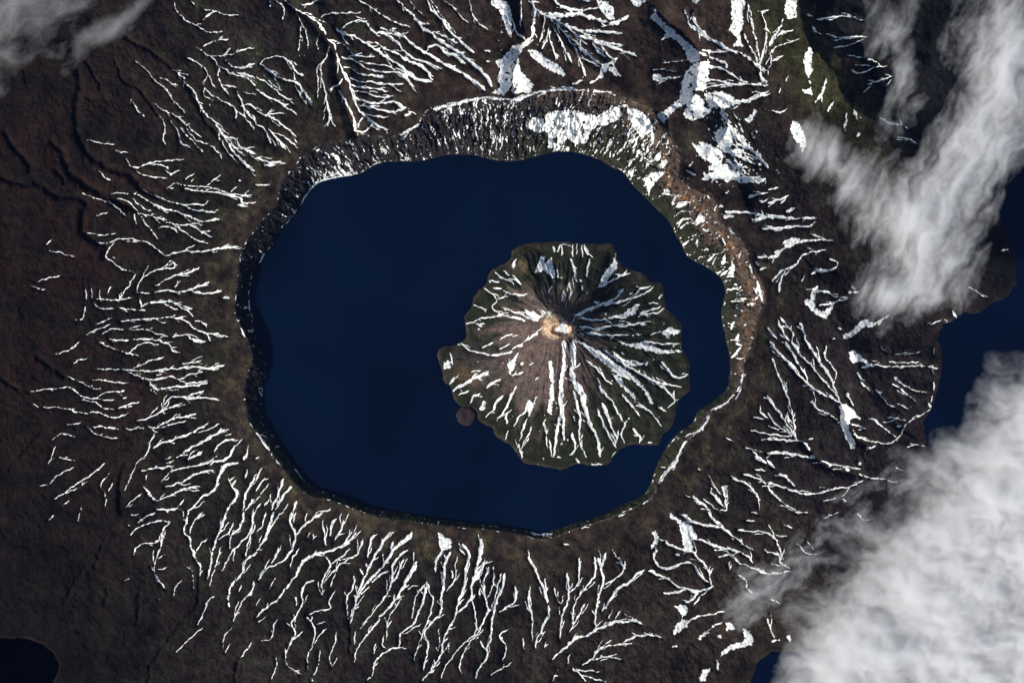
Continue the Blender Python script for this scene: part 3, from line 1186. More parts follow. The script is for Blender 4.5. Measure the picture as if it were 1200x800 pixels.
def ground_mat(name, rough=0.95):
    m, nt, out = new_mat(name)
    N = nt.nodes.new; L = nt.links.new
    at = N('ShaderNodeAttribute'); at.attribute_name = 'soil'
    tc = N('ShaderNodeTexCoord')
    def noise(sc, det):
        n = N('ShaderNodeTexNoise'); n.inputs['Scale'].default_value = sc; n.inputs['Detail'].default_value = det
        n.inputs['Roughness'].default_value = 0.65
        L(tc.outputs['Object'], n.inputs['Vector']); return n
    n1 = noise(1.1, 6); n2 = noise(6.0, 5)
    r1 = N('ShaderNodeMapRange'); r1.inputs[1].default_value = 0.32; r1.inputs[2].default_value = 0.68
    r1.inputs[3].default_value = 0.55; r1.inputs[4].default_value = 1.5; L(n1.outputs[0], r1.inputs[0])
    r2 = N('ShaderNodeMapRange'); r2.inputs[1].default_value = 0.3; r2.inputs[2].default_value = 0.7
    r2.inputs[3].default_value = 0.38; r2.inputs[4].default_value = 1.7; L(n2.outputs[0], r2.inputs[0])
    mu = N('ShaderNodeMath'); mu.operation = 'MULTIPLY'; L(r1.outputs[0], mu.inputs[0]); L(r2.outputs[0], mu.inputs[1])
    # green scrub against brown ash: two hues mottled together
    n3 = noise(2.6, 5)
    rr = N('ShaderNodeMapRange'); rr.inputs[1].default_value = 0.42; rr.inputs[2].default_value = 0.6; L(n3.outputs[0], rr.inputs[0])
    hue = N('ShaderNodeMix'); hue.data_type = 'RGBA'; L(rr.outputs[0], hue.inputs[0])
    hue.inputs[6].default_value = (1.12, 0.97, 0.92, 1); hue.inputs[7].default_value = (0.92, 1.0, 0.90, 1)
    v1 = N('ShaderNodeVectorMath'); v1.operation = 'MULTIPLY'; L(at.outputs['Color'], v1.inputs[0]); L(hue.outputs[2], v1.inputs[1])
    v2 = N('ShaderNodeVectorMath'); v2.operation = 'SCALE'; L(v1.outputs[0], v2.inputs[0]); L(mu.outputs[0], v2.inputs['Scale'])
    p = N('ShaderNodeBsdfPrincipled'); p.inputs['Roughness'].default_value = rough
    p.inputs['Specular IOR Level'].default_value = 0.08
    L(v2.outputs[0], p.inputs['Base Color'])
    n4 = noise(9.0, 4)
    bp = N('ShaderNodeBump'); bp.inputs['Strength'].default_value = 0.38; bp.inputs['Distance'].default_value = 0.06
    L(n4.outputs[0], bp.inputs['Height']); L(bp.outputs[0], p.inputs['Normal'])
    L(p.outputs[0], out.inputs[0])
    return m

def snow_mat():
    m, nt, out = new_mat('old_snow')
    N = nt.nodes.new; L = nt.links.new
    tc = N('ShaderNodeTexCoord')
    n = N('ShaderNodeTexNoise'); n.inputs['Scale'].default_value = 3.2; n.inputs['Detail'].default_value = 6; L(tc.outputs['Object'], n.inputs['Vector'])
    cr = N('ShaderNodeValToRGB'); cr.color_ramp.elements[0].position = 0.34; cr.color_ramp.elements[0].color = (0.50, 0.54, 0.49, 1)
    cr.color_ramp.elements[1].position = 0.56; cr.color_ramp.elements[1].color = (0.90, 0.89, 0.87, 1)
    L(n.outputs[0], cr.inputs[0])
    p = N('ShaderNodeBsdfPrincipled'); p.inputs['Roughness'].default_value = 0.8; p.inputs['Specular IOR Level'].default_value = 0.1
    L(cr.outputs[0], p.inputs['Base Color']); L(p.outputs[0], out.inputs[0])
    return m

def water_mat(name, deep, tint, spec=0.3):
    m, nt, out = new_mat(name)
    N = nt.nodes.new; L = nt.links.new
    tc = N('ShaderNodeTexCoord')
    n = N('ShaderNodeTexNoise'); n.inputs['Scale'].default_value = 0.09; n.inputs['Detail'].default_value = 5; L(tc.outputs['Object'], n.inputs['Vector'])
    cr = N('ShaderNodeValToRGB'); cr.color_ramp.elements[0].position = 0.35; cr.color_ramp.elements[0].color = (*deep, 1)
    cr.color_ramp.elements[1].position = 0.65; cr.color_ramp.elements[1].color = (*tint, 1)
    L(n.outputs[0], cr.inputs[0])
    p = N('ShaderNodeBsdfPrincipled'); p.inputs['Roughness'].default_value = 0.22; p.inputs['IOR'].default_value = 1.33
    p.inputs['Specular IOR Level'].default_value = spec
    L(cr.outputs[0], p.inputs['Base Color'])
    w = N('ShaderNodeTexNoise'); w.inputs['Scale'].default_value = 12; w.inputs['Detail'].default_value = 3; L(tc.outputs['Object'], w.inputs['Vector'])
    bp = N('ShaderNodeBump'); bp.inputs['Strength'].default_value = 0.08; bp.inputs['Distance'].default_value = 0.02
    L(w.outputs[0], bp.inputs['Height']); L(bp.outputs[0], p.inputs['Normal'])
    L(p.outputs[0], out.inputs[0])
    return m

def cloud_mat(name, dens, col=(0.992, 0.992, 0.995, 1)):
    m, nt, out = new_mat(name)
    v = nt.nodes.new('ShaderNodeVolumeScatter')
    v.inputs['Color'].default_value = col; v.inputs['Density'].default_value = dens; v.inputs['Anisotropy'].default_value = 0.0
    nt.links.new(v.outputs[0], out.inputs['Volume'])
    return m

M_ground = ground_mat('tundra_and_ash'); M_isle = ground_mat('cone_rock_and_scrub'); M_snow = snow_mat()
M_lake = water_mat('deep_lake_water', (0.0004, 0.0033, 0.0132), (0.0008, 0.0055, 0.0205))
M_sea = water_mat('sea_water', (0.0004, 0.0029, 0.0118), (0.0007, 0.0039, 0.0160))
M_bay = water_mat('dark_bay_water', (0.0002, 0.0003, 0.0006), (0.0004, 0.0005, 0.001), 0.02)

# ---------------------------------------------------------------- main terrain
core_x = np.arange(-24, 1224.01, STEP); core_y = np.arange(-24, 824.01, STEP)
mx0 = np.arange(-420, -24, 6.0); mx1 = np.arange(1230, 1440, 6.0)
my0 = np.arange(-440, -24, 6.0); my1 = np.arange(830, 1160, 6.0)
G = Grid(np.concatenate([mx0, core_x, mx1]), np.concatenate([my0, core_y, my1]))
X, Y = G.X, G.Y
LEVEL = 30.0        # lake surface above the sea (px)
xs, ys, F = sdf_coarse(LAKE, 200, 960, 80, 720, 2.0); dL = bilin(xs, ys, F, X, Y)
xs, ys, F = sdf_coarse(RIM, 200, 960, 40, 720, 2.0); dRf = bilin(xs, ys, F, X, Y)
xs, ys, F = sdf_coarse(RIM, -430, 1450, -450, 1170, 8.0); dR = bilin(xs, ys, F, X, Y)
near = (X > 206) & (X < 954) & (Y > 46) & (Y < 714)
dR = np.where(near, dRf, dR)
xs, ys, F = sdf_coarse(LAKE, -430, 1450, -450, 1170, 8.0); dL = np.where(near & (Y > 86), dL, bilin(xs, ys, F, X, Y))
xs, ys, F = sdf_coarse(LAND, -430, 1450, -450, 1170, 3.0); dS = -bilin(xs, ys, F, X, Y)   # >0 on land

# small irregularities of the two cliff lines
j1 = 2.2 * fbm(X / 9, Y / 9, 3, 40); dL = dL + j1 * 0.55; dR = dR + 1.9 * fbm(X / 7, Y / 7, 3, 44)
dS = dS + 2.5 * fbm(X / 12, Y / 12, 4, 47)

ang = np.degrees(np.arctan2(-(Y - CY), X - CX)) % 360        # 0 = east, 90 = north
ra = np.array([0, 20, 35, 50, 65, 80, 95, 105, 120, 135, 150, 180, 210, 230, 250, 270, 290, 310, 330, 345, 360], float)
rh = np.array([26, 30, 32, 34, 38, 40, 36, 30, 24, 22, 20, 18, 11, 10, 9, 8, 8, 11, 12, 19, 26], float)
HR = np.interp(ang, ra, rh)
HR = HR * (1 + 0.12 * perlin(X / 40, Y / 40, 50))

# surveyed lines first: they tell where the gullies run
G.survey(SURVEY)

# inner wall
v = np.clip(dL / np.maximum(dL - np.minimum(dR, 0), 1e-3), 0, 1)
wall = np.where(dR < 0, v ** 0.85, 1.0)
rr_ = np.hypot(X - CX, Y - CY)
uu = np.radians(ang) * 280
warp = 6.5 * fbm(X / 20, Y / 20, 4, 55, 0.6)
ribs = 0.55 * ridged((uu + 2 * warp) / 21, rr_ / 70, 2, 58) + ridged((uu + warp) / 7.5, rr_ / 46, 3, 60) * 0.6 * (1 + 0.9 * fbm(X / 16, Y / 16, 2, 61)) + ridged((uu + warp) / 3.4, rr_ / 16, 2, 66) * 0.22 + 0.55 * fbm(X / 6, Y / 6, 3, 68)
h_wall = LEVEL + HR * wall + np.where(dR < 0, ribs * HR * 0.22 * np.sqrt(np.clip(v * (1 - v) * 4, 0, 1)), 0)
h_bed = LEVEL - np.minimum(-dL * 0.9, 14)
# outer flanks
dRo = np.maximum(dR, 0)
flank = np.maximum(dS, 0) / (np.maximum(dS, 0) + dRo + 1e-3)
q = np.minimum(dS, 60)
h_out = (LEVEL + HR) * flank ** 0.92
n_w = fbm(X / 18, Y / 18, 3, 78)
flow = ridged((uu * 1.0 + 26 * fbm(X / 48, Y / 48, 4, 70, 0.55)) / 12, rr_ / 90 + fbm(X / 40, Y / 40, 2, 71), 4, 72, 0.6)
h_out = h_out + sstep(4, 50, dRo) * sstep(0, 40, dS) * (-1.0 * flow * sstep(-0.5, 0.5, fbm(X / 50, Y / 50, 2, 76)) + 5.2 * fbm(X / 55, Y / 55, 5, 80) - 1.7 * ridged((X + 5 * n_w) / 26, (Y + 5 * n_w) / 26, 5, 83, 0.6) + 0.9 * fbm(X / 6, Y / 6, 3, 85))
h_out = h_out + 0.5 * fbm(X / 3.4, Y / 3.4, 2, 88) * sstep(0, 10, dRo) * sstep(0, 12, dS)
H = np.where(dL < 0, h_bed, np.where(dR < 0, h_wall, h_out))
H = np.where(dS < 0, np.maximum(-6, dS * 0.5), H)
# raised lip of the caldera
H = H + np.where(dS > 0, 1.2 * np.exp(-(dR / 5.0) ** 2) * sstep(0, 3, dL), 0)

# long ridges (crest line, height, width on the left of travel, width on the right)
def ridge(P, amp, wl, wr):
    global H
    P = smooth_line(P, 3.0, 6)
    m = max(wl, wr) * 1.6
    sl = G.win(P, m)
    best = np.full(G.X[sl].shape, 1e9); side = np.zeros(best.shape)
    for i in range(len(P) - 1):
        ax, ay = P[i]; dx, dy = P[i + 1] - P[i]
        t = np.clip(((G.X[sl] - ax) * dx + (G.Y[sl] - ay) * dy) / (dx * dx + dy * dy + 1e-9), 0, 1)
        ex = G.X[sl] - ax - t * dx; ey = G.Y[sl] - ay - t * dy
        d = np.hypot(ex, ey); c = dx * ey - dy * ex
        mm = d < best
        best = np.where(mm, d, best); side = np.where(mm, np.sign(c), side)
    w = np.where(side > 0, wr, wl)         # y points down: positive = right of travel
    f = np.clip(1 - best / w, 0, 1)
    H[sl] += amp * (f * 0.75 + 0.25 * f * f) * sstep(0, 20, dS[sl]) * sstep(-2, 8, dR[sl])
ridge(pts('915,-90 935,0 946,50 975,84 984,108 1000,128 1025,144 1050,178 1072,205'), 27, 40, 80)
ridge(pts('965,330 985,380 1003,420 1020,465 1045,500'), 7, 20, 45)
ridge(pts('800,130 830,150 850,190 872,235'), 7, 14, 30)
ridge(pts('745,-40 748,40 760,90 765,115'), 5, 40, 45)
ridge(pts('560,-40 575,30 585,80'), 4, 20, 30)
ridge(pts('350,-20 392,40 412,90 430,145'), 7, 12, 22)
ridge(pts('650,40 690,80 720,100'), 7, 20, 20)
ridge(pts('985,20 1030,30 1080,45'), 9, 16, 16)
ridge(pts('985,70 1030,66 1080,70'), 9, 14, 14)
ridge(pts('930,300 965,290 1000,285'), 5, 16, 16)
ridge(pts('990,410 1040,415 1090,420'), 5, 16, 14)
ridge(pts('1000,450 1040,445 1080,455'), 5, 14, 14)
ridge(pts('660,780 700,720 720,680'), 3, 25, 25)

dig = G.dig * sstep(-0.5, 1.5, dS)
H = H - dig * np.where(dR < 0, 0.5, 1.0)
H = np.where((dS > 0.5) & (dL > 0.5), np.maximum(H, np.minimum(dS, 3) * 0.3), H)
H = np.where((dL > 0.4) & (dR < 2), np.maximum(H, LEVEL + np.minimum(dL, 4) * 0.25), H)
# ---- snow on the caldera wall: streaks running down the wall
def lobe(cx, cy, rx, ry): return np.exp(-(((X - cx) / rx) ** 2 + ((Y - cy) / ry) ** 2))
streak = 0.62 * perlin((uu + 4 * fbm(X / 9, Y / 9, 2, 90)) / 2.5, rr_ / 24, 91) + 0.55 * perlin((uu + 1.5 * warp) / 1.3, rr_ / 15, 92) + 0.45 * fbm(X / 9, Y / 9, 3, 93) + 0.25 * perlin(X / 2, Y / 2, 94) - 0.25 * ribs
cover = (-0.46 + 0.36 * lobe(545, 140, 70, 45) + 0.25 * lobe(680, 150, 70, 45) + 0.46 * lobe(750, 180, 38, 40) + 0.36 * lobe(420, 190, 60, 26) + 0.12 * lobe(600, 150, 40, 40)
         + 0.26 * lobe(385, 205, 30, 22) + 0.25 * lobe(815, 270, 30, 60) + 0.20 * lobe(860, 320, 30, 60) + 0.16 * lobe(340, 255, 20, 40) * (v < 0.5)
         + 0.12 * lobe(290, 380, 20, 120) + 0.08 * lobe(865, 430, 16, 50))
inwall = (dL > 0.3) & (dR < 1.0)
wsnow = np.where(inwall, np.minimum((cover + streak * 0.9) * 3.2, np.minimum(dL * 0.8, 3)), -4)
# melt-line snow along the foot of the wall, and on its brink
foot = 0.35 - np.abs(dL - 1.6) + 1.3 * fbm(X / 5, Y / 5, 3, 96) + np.clip(cover, -0.35, 0.3) - 0.15
wsnow = np.where(inwall & (foot > wsnow), foot, wsnow)
brink = 0.35 - np.abs(dR + 0.4) * 0.9 + 1.5 * fbm(X / 6, Y / 6, 3, 98) + 0.8 * lobe(620, 110, 150, 20) - 0.55
wsnow = np.where((np.abs(dR) < 4) & (dL > 2), np.maximum(wsnow, brink), wsnow)
# keep dark rock bands open under the north cliff
band = fbm(X / 10, Y / 5, 3, 101)
G.snow = G.snow - 0.30 * fbm(X / 2.0, Y / 2.0, 2, 105) - 0.16 * perlin(X / 5, Y / 5, 107)
poly_hole = np.where((fbm(X / 8, Y / 8, 3, 111) > 0.30), 2.2, 0) * (Y < 260)
SN = np.maximum(G.snow - poly_hole * (G.snow > 1.6), wsnow)
# fine speckle left among the north-east and upper flanks
spk = fbm(X / 3.0, Y / 3.0, 2, 115) + 0.5 * fbm(X / 30, Y / 30, 2, 116)
zone = 0.55 * lobe(850, 190, 70, 60) + 0.35 * lobe(900, 330, 60, 60) + 0.3 * lobe(300, 60, 120, 60) + 0.35 * lobe(610, 40, 60, 60) + .3 * lobe(1080, 470, 20, 80)
SN = np.maximum(SN, np.where((dR > 3) & (dS > 2), (spk + zone - 1.02) * 2.5, -4))
u4 = (X + 6 * n_w) * 0.66 + (Y + 6 * n_w) * 0.75; v4 = -(X + 6 * n_w) * 0.75 + (Y + 6 * n_w) * 0.66
cwm = 0.9 * ridged(u4 / 26, v4 / 8, 3, 140) + 0.5 * fbm(X / 4, Y / 4, 3, 143)
zc = 0.75 * lobe(860, 165, 42, 34) + 0.62 * lobe(838, 205, 30, 22) + 0.45 * lobe(905, 205, 45, 26) + 0.5 * lobe(825, 120, 26, 22) + 0.4 * lobe(650, 72, 24, 16)
SN = np.maximum(SN, np.where((dR > 4), (cwm + zc - 1.32) * 3.0, -4))
SN = np.where(dL < 0.3, -4, SN); SN = np.where(dS < 0.3, -4, SN)
SN = SN.astype(np.float32)

# ---- what the ground is made of, plus some painted shade
def mixc(a, b, t): return a + (b - a) * t[..., None]
C = lambda r, g, b: np.array([r, g, b], np.float32)
n_big = fbm(X / 70, Y / 70, 4, 120); n_mid = fbm(X / 22, Y / 22, 4, 124)
col = np.zeros(X.shape + (3,), np.float32) + C(0.0215, 0.0165, 0.0158)
col = mixc(col, C(0.0170, 0.0190, 0.0120), sstep(0.0, 0.4, n_mid + 0.2 * n_big))             # green scrub patches
redw = sstep(300, 90, X) * sstep(1.0, 0.2, np.abs(Y - 330) / 420)
col = mixc(col, C(0.0230, 0.0098, 0.0075), 0.95 * redw * sstep(-0.35, 0.25, n_mid + n_big))     # rusty tundra in the west
col = mixc(col, C(0.0100, 0.0075, 0.0056), sstep(300, 60, X) * sstep(430, 800, Y) * 0.9)       # darker ground in the south-west
col = mixc(col, C(0.013, 0.0095, 0.0072), 0.55 * sstep(260, 20, X))
belt = np.exp(-((dRo - 14 - 22 * n_mid) / 22) ** 2) * sstep(-3, 2, dR)
col = mixc(col, C(0.060, 0.045, 0.029), belt * sstep(-0.45, 0.25, fbm(X / 9, Y / 9, 4, 127)) * sstep(-0.5, 0.3, n_mid) * (0.35 + 0.65 * sstep(560, 420, X) + 0.5 * sstep(360, 560, Y)).clip(0, 1) * 0.8)
col = mixc(col, C(0.034, 0.024, 0.020), sstep(200, 60, Y) * sstep(380, 520, X) * 0.8)         # bare brown ash in the north
col = mixc(col, C(0.025, 0.027, 0.012), sstep(60, 10, np.abs(X - (900 + (Y - 0) * 0.62))) * sstep(230, 120, Y) * 0.9)
col = mixc(col, C(0.036, 0.027, 0.022), sstep(560, 660, Y) * sstep(560, 700, X) * 0.6)
# wall rock
wr = ((dR < 0.5) & (dL > -1)).astype(np.float32)
wc = np.zeros(X.shape + (3,), np.float32) + C(0.021, 0.0185, 0.019)
east = sstep(700, 780, X) * sstep(470, 380, Y)
wc = mixc(wc, C(0.048, 0.041, 0.038), sstep(0.0, 0.35, fbm(X / 6, Y / 10, 4, 135)) * 0.8)
wc = mixc(wc, C(0.085, 0.060, 0.045), east * sstep(0.35, 0.8, v + 0.25 * band))
wc = mixc(wc, C(0.019, 0.0215, 0.0125), sstep(560, 640, X) * sstep(0.60, 0.35, v + 0.5 * band) * 0.85)
wc = mixc(wc, C(0.16, 0.088, 0.052), east * sstep(0.1, 0.4, fbm(X / 12, Y / 12, 3, 130)) * sstep(0.4, 0.8, v))
wc = mixc(wc, C(0.0105, 0.0100, 0.0125), sstep(400, 330, X) * 0.9)  # shadow on the west wall deepened in the rock colour
wc = mixc(wc, C(0.016, 0.0145, 0.0155), sstep(620, 500, X) * sstep(330, 360, X) * 0.6)
wc = mixc(wc, C(0.020, 0.023, 0.013), sstep(470, 520, Y) * 0.85)
wc = mixc(wc, C(0.055, 0.042, 0.036), sstep(600, 660, X) * sstep(0.75, 0.9, v + 0.15 * band))
col = col * (1 - wr[..., None]) + wc * wr[..., None]
lip = np.exp(-((dR) / 3.0) ** 2) * (dL > 2)
col = mixc(col, C(0.10, 0.068, 0.045), lip * sstep(560, 800, X) * sstep(470, 400, Y) * 0.8)
col = mixc(col, C(0.045, 0.036, 0.030), np.exp(-((dS - 1.5) / 1.5) ** 2) * 0.35)                  # beach
col = mixc(col, C(0.0085, 0.0090, 0.0105), sstep(6, 40, X - (925 + 0.72 * Y)) * sstep(330, 200, Y))  # shade on the slope east of the ridge, painted into the soil
col = mixc(col, C(0.0075, 0.0078, 0.0100), sstep(1120, 1160, X) * 0.85)     # darker, bluer soil along the eastern coast
col = mixc(col, C(0.0215, 0.0170, 0.0190), sstep(900, 1000, X) * sstep(330, 400, Y) * 0.7)
col = mixc(col, C(0.0175, 0.0205, 0.0125), 0.7 * np.exp(-((dRo - 70) / 60) ** 2) * sstep(420, 250, X) * sstep(-0.4, 0.3, n_mid - n_big) * (dR > 0))
tone = 0.86 - 0.34 * sstep(330, 20, X) - 0.10 * sstep(560, 760, Y)  # weaker sun towards the west painted into the tone; south darker too
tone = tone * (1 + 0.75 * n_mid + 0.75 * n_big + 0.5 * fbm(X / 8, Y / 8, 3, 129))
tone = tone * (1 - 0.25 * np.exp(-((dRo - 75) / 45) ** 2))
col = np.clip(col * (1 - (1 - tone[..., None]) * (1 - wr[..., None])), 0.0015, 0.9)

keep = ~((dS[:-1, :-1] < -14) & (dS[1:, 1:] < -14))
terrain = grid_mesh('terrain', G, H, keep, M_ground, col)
tag(terrain, kind='structure')

def snow_obj(name, G, H, SN, thick=0.22):
    lift = np.clip(SN, -2.0, 2.2) * thick
    ks = np.maximum(np.maximum(SN[:-1, :-1], SN[1:, 1:]), np.maximum(SN[:-1, 1:], SN[1:, :-1])) > 0
    return grid_mesh(name, G, H + lift, ks, M_snow)
snow = snow_obj('snow', G, H, SN)
tag(snow, 'white snow lying in the gullies and hollows around the caldera', 'snow', kind='stuff')

# ---------------------------------------------------------------- water
cen = LAKE.mean(0)
def grow(P, d):
    c = P.mean(0); w = P - c; r = np.hypot(w[:, 0], w[:, 1])[:, None]; return c + w * (r + d) / r
tag(poly_mesh('crater_lake', grow(LAKE, 3.5), LEVEL, M_lake), kind='structure')
tag(poly_mesh('sea', pts('-30000,-30000 30000,-30000 30000,30000 -30000,30000'), 0.0, M_sea), kind='structure')
tag(poly_mesh('bay', pts('-400,742 110,742 110,1200 -400,1200'), 0.06, M_bay), kind='structure')

# ---------------------------------------------------------------- the island volcano
Gi = Grid(np.arange(500, 822, STEP * 0.9), np.arange(272, 562, STEP * 0.9))
X, Y = Gi.X, Gi.Y
xs, ys, F = sdf_coarse(ISLE, 495, 830, 265, 570, 1.5); dI = -bilin(xs, ys, F, X, Y)
dI = dI + 1.6 * fbm(X / 7, Y / 7, 3, 200)
rc = np.hypot(X - SX, Y - SY); ai = np.arctan2(Y - SY, X - SX)
t = np.clip(dI, 0, None) / (np.clip(dI, 0, None) + rc + 1e-3)
Hi = LEVEL + 64 * (0.55 * t + 0.45 * t ** 2) + 6 * np.exp(-(rc / 22) ** 2)
wa = ai * 60 + 3.0 * fbm(X / 18, Y / 18, 2, 203)
Hi = Hi + (-ridged(wa / 11, rc / 60, 3, 205) * 2.2 - ridged(wa / 4.2, rc / 30, 2, 208) * 0.9) * sstep(0, 14, dI) * sstep(6, 40, rc)
Hi = Hi + 0.5 * fbm(X / 4, Y / 4, 3, 212) * sstep(0, 6, dI)
Gi.survey(ISLE_SURVEY, 0.8, (SX, SY))
# northern amphitheatre breached towards the lake, and the summit crater
am = smooth_line(pts('655,352 650,330 655,305 662,288'), 0, 4)
dd, _ = Gi.line_d((slice(None), slice(None)), am, np.zeros(len(am)))
Hi = Hi - 8 * np.exp(-(dd / 17) ** 2) * sstep(0, 16, dI)
dd2, _ = Gi.line_d((slice(None), slice(None)), smooth_line(pts('690,360 700,330 705,300'), 0, 4), np.zeros(5) if False else np.zeros(len(smooth_line(pts('690,360 700,330 705,300'), 0, 4))))
Hi = Hi + 3.0 * np.exp(-(dd2 / 9) ** 2) * sstep(0, 16, dI)
dd3, _ = Gi.line_d((slice(None), slice(None)), smooth_line(pts('632,355 622,330 618,300'), 0, 4), np.zeros(len(smooth_line(pts('632,355 622,330 618,300'), 0, 4))))
Hi = Hi + 3.5 * np.exp(-(dd3 / 9) ** 2) * sstep(0, 16, dI)
cr = np.hypot((X - 657.5) / 12.5, (Y - 386.5) / 7.5) + 0.12 * fbm(X / 4, Y / 4, 2, 214)
Hi = Hi - 9.0 * np.clip(1 - cr ** 2, 0, 1) ** 0.8 + 1.6 * np.exp(-((cr - 1.05) / 0.28) ** 2)
Hi = Hi + 2.4 * np.exp(-(np.hypot(X - 646, Y - 372) / 7) ** 2)
Hi = Hi - Gi.dig * sstep(0, 4, dI)
Hi = np.where(dI < 0, LEVEL + np.maximum(dI * 0.9, -5), np.maximum(Hi, LEVEL + np.minimum(dI, 4) * 0.4))
SNi = Gi.snow - 0.32 * fbm(X / 2.6, Y / 2.6, 2, 215) - 0.2 * perlin(X / 6, Y / 6, 217)
fine = perlin(wa / 2.4, rc / 22, 220) * 0.8 + 0.5 * fbm(X / 4, Y / 4, 2, 222)
L2 = lambda cx, cy, rx, ry: np.exp(-(((X - cx) / rx) ** 2 + ((Y - cy) / ry) ** 2))
zi = (0.30 * L2(730, 360, 60, 40) + 0.22 * L2(745, 430, 60, 45) + 0.22 * L2(660, 500, 70, 40) + 0.18 * L2(570, 380, 40, 60) + .3 * L2(665, 395, 22, 14) + .25 * L2(650, 300, 40, 20))
SNi = np.maximum(SNi, (fine + zi - 0.84) * 1.8)
tan = np.clip(0.95 * L2(646, 375, 13, 8) + 0.85 * L2(668, 387, 9, 9) + 0.8 * L2(645, 388, 12, 7) + 0.5 * L2(655, 378, 12, 8) + 0.35 * L2(650, 400, 14, 10), 0, 1)
SNi = np.where((tan > 0.45) & (Gi.snow < 0.8), np.minimum(SNi, -0.3), SNi)
SNi = np.where(dI < 1.2, -4, SNi)
ni = fbm(X / 20, Y / 20, 4, 230)
ci = np.zeros(X.shape + (3,), np.float32) + C(0.0165, 0.0190, 0.0120)
ci = mixc(ci, C(0.030, 0.028, 0.020), sstep(0.0, 0.4, ni))
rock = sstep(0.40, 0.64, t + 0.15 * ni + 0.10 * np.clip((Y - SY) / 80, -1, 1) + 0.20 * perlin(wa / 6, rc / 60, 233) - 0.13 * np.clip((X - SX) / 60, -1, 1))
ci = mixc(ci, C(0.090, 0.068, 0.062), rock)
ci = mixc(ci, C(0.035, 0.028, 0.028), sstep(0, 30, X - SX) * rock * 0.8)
ci = mixc(ci, C(0.045, 0.038, 0.042), 0.8 * L2(560, 425, 30, 18))
ci = mixc(ci, C(0.075, 0.060, 0.036), 0.6 * L2(615, 315, 25, 30) * sstep(-0.2, 0.3, ni))
ci = mixc(ci, C(0.090, 0.060, 0.030), 0.7 * L2(548, 440, 14, 10))
ci = mixc(ci, C(0.50, 0.35, 0.24), np.clip(sstep(0.34, 0.70, tan + 0.30 * fbm(X / 5, Y / 5, 4, 236)) * (0.7 + 0.7 * perlin(X / 3, Y / 3, 238)), 0, 1))
ci = mixc(ci, C(0.055, 0.042, 0.035), np.exp(-((dI - 0.8) / 1.6) ** 2) * 0.35)
ci = np.clip(ci, 0.003, 0.9)
ki = (dI[:-1, :-1] > -5) | (dI[1:, 1:] > -5)
isle = bpy.data.objects.new('volcanic_island', None)
isle.location = ((SX - 600) * S, (400 - SY) * S, LEVEL * S)
bpy.context.scene.collection.objects.link(isle)
tag(isle, 'snow streaked volcanic cone rising as an island from the dark blue crater lake', 'volcano')
def adopt(o, par, loc):
    me = o.data; co = np.empty(len(me.vertices) * 3, np.float32); me.vertices.foreach_get('co', co)
    co = co.reshape(-1, 3) - np.array(loc, np.float32); me.vertices.foreach_set('co', co.ravel()); me.update()
    o.parent = par
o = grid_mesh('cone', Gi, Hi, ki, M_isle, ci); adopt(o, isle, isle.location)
o = snow_obj('snow_cover', Gi, Hi, SNi); adopt(o, isle, isle.location)

# round lava dome standing in the water by the shore of the cone
dc = (546.5, 487.0); R0 = 11.5
Gd = Grid(np.arange(dc[0] - 16, dc[0] + 16, 0.6), np.arange(dc[1] - 16, dc[1] + 16, 0.6))
rd = np.hypot(Gd.X - dc[0], Gd.Y - dc[1]) + 1.3 * fbm(Gd.X / 5, Gd.Y / 5, 3, 250)
Hd = LEVEL + np.where(rd < R0, 4.2 * np.sqrt(np.clip(1 - (rd / R0) ** 2, 0, 1)), (R0 - rd) * 0.9)
Hd = Hd - 1.6 * np.exp(-(rd / 4.5) ** 2)  + 0.5 * fbm(Gd.X / 3, Gd.Y / 3, 3, 254) * (rd < R0)
cd = np.zeros(Gd.X.shape + (3,), np.float32) + C(0.028, 0.021, 0.024)
kd = rd[:-1, :-1] < R0 + 2.5
o = grid_mesh('lava_dome', Gd, Hd, kd, M_isle, cd); adopt(o, isle, isle.location)
o['label'] = 'small round dark lava dome at the western shore'

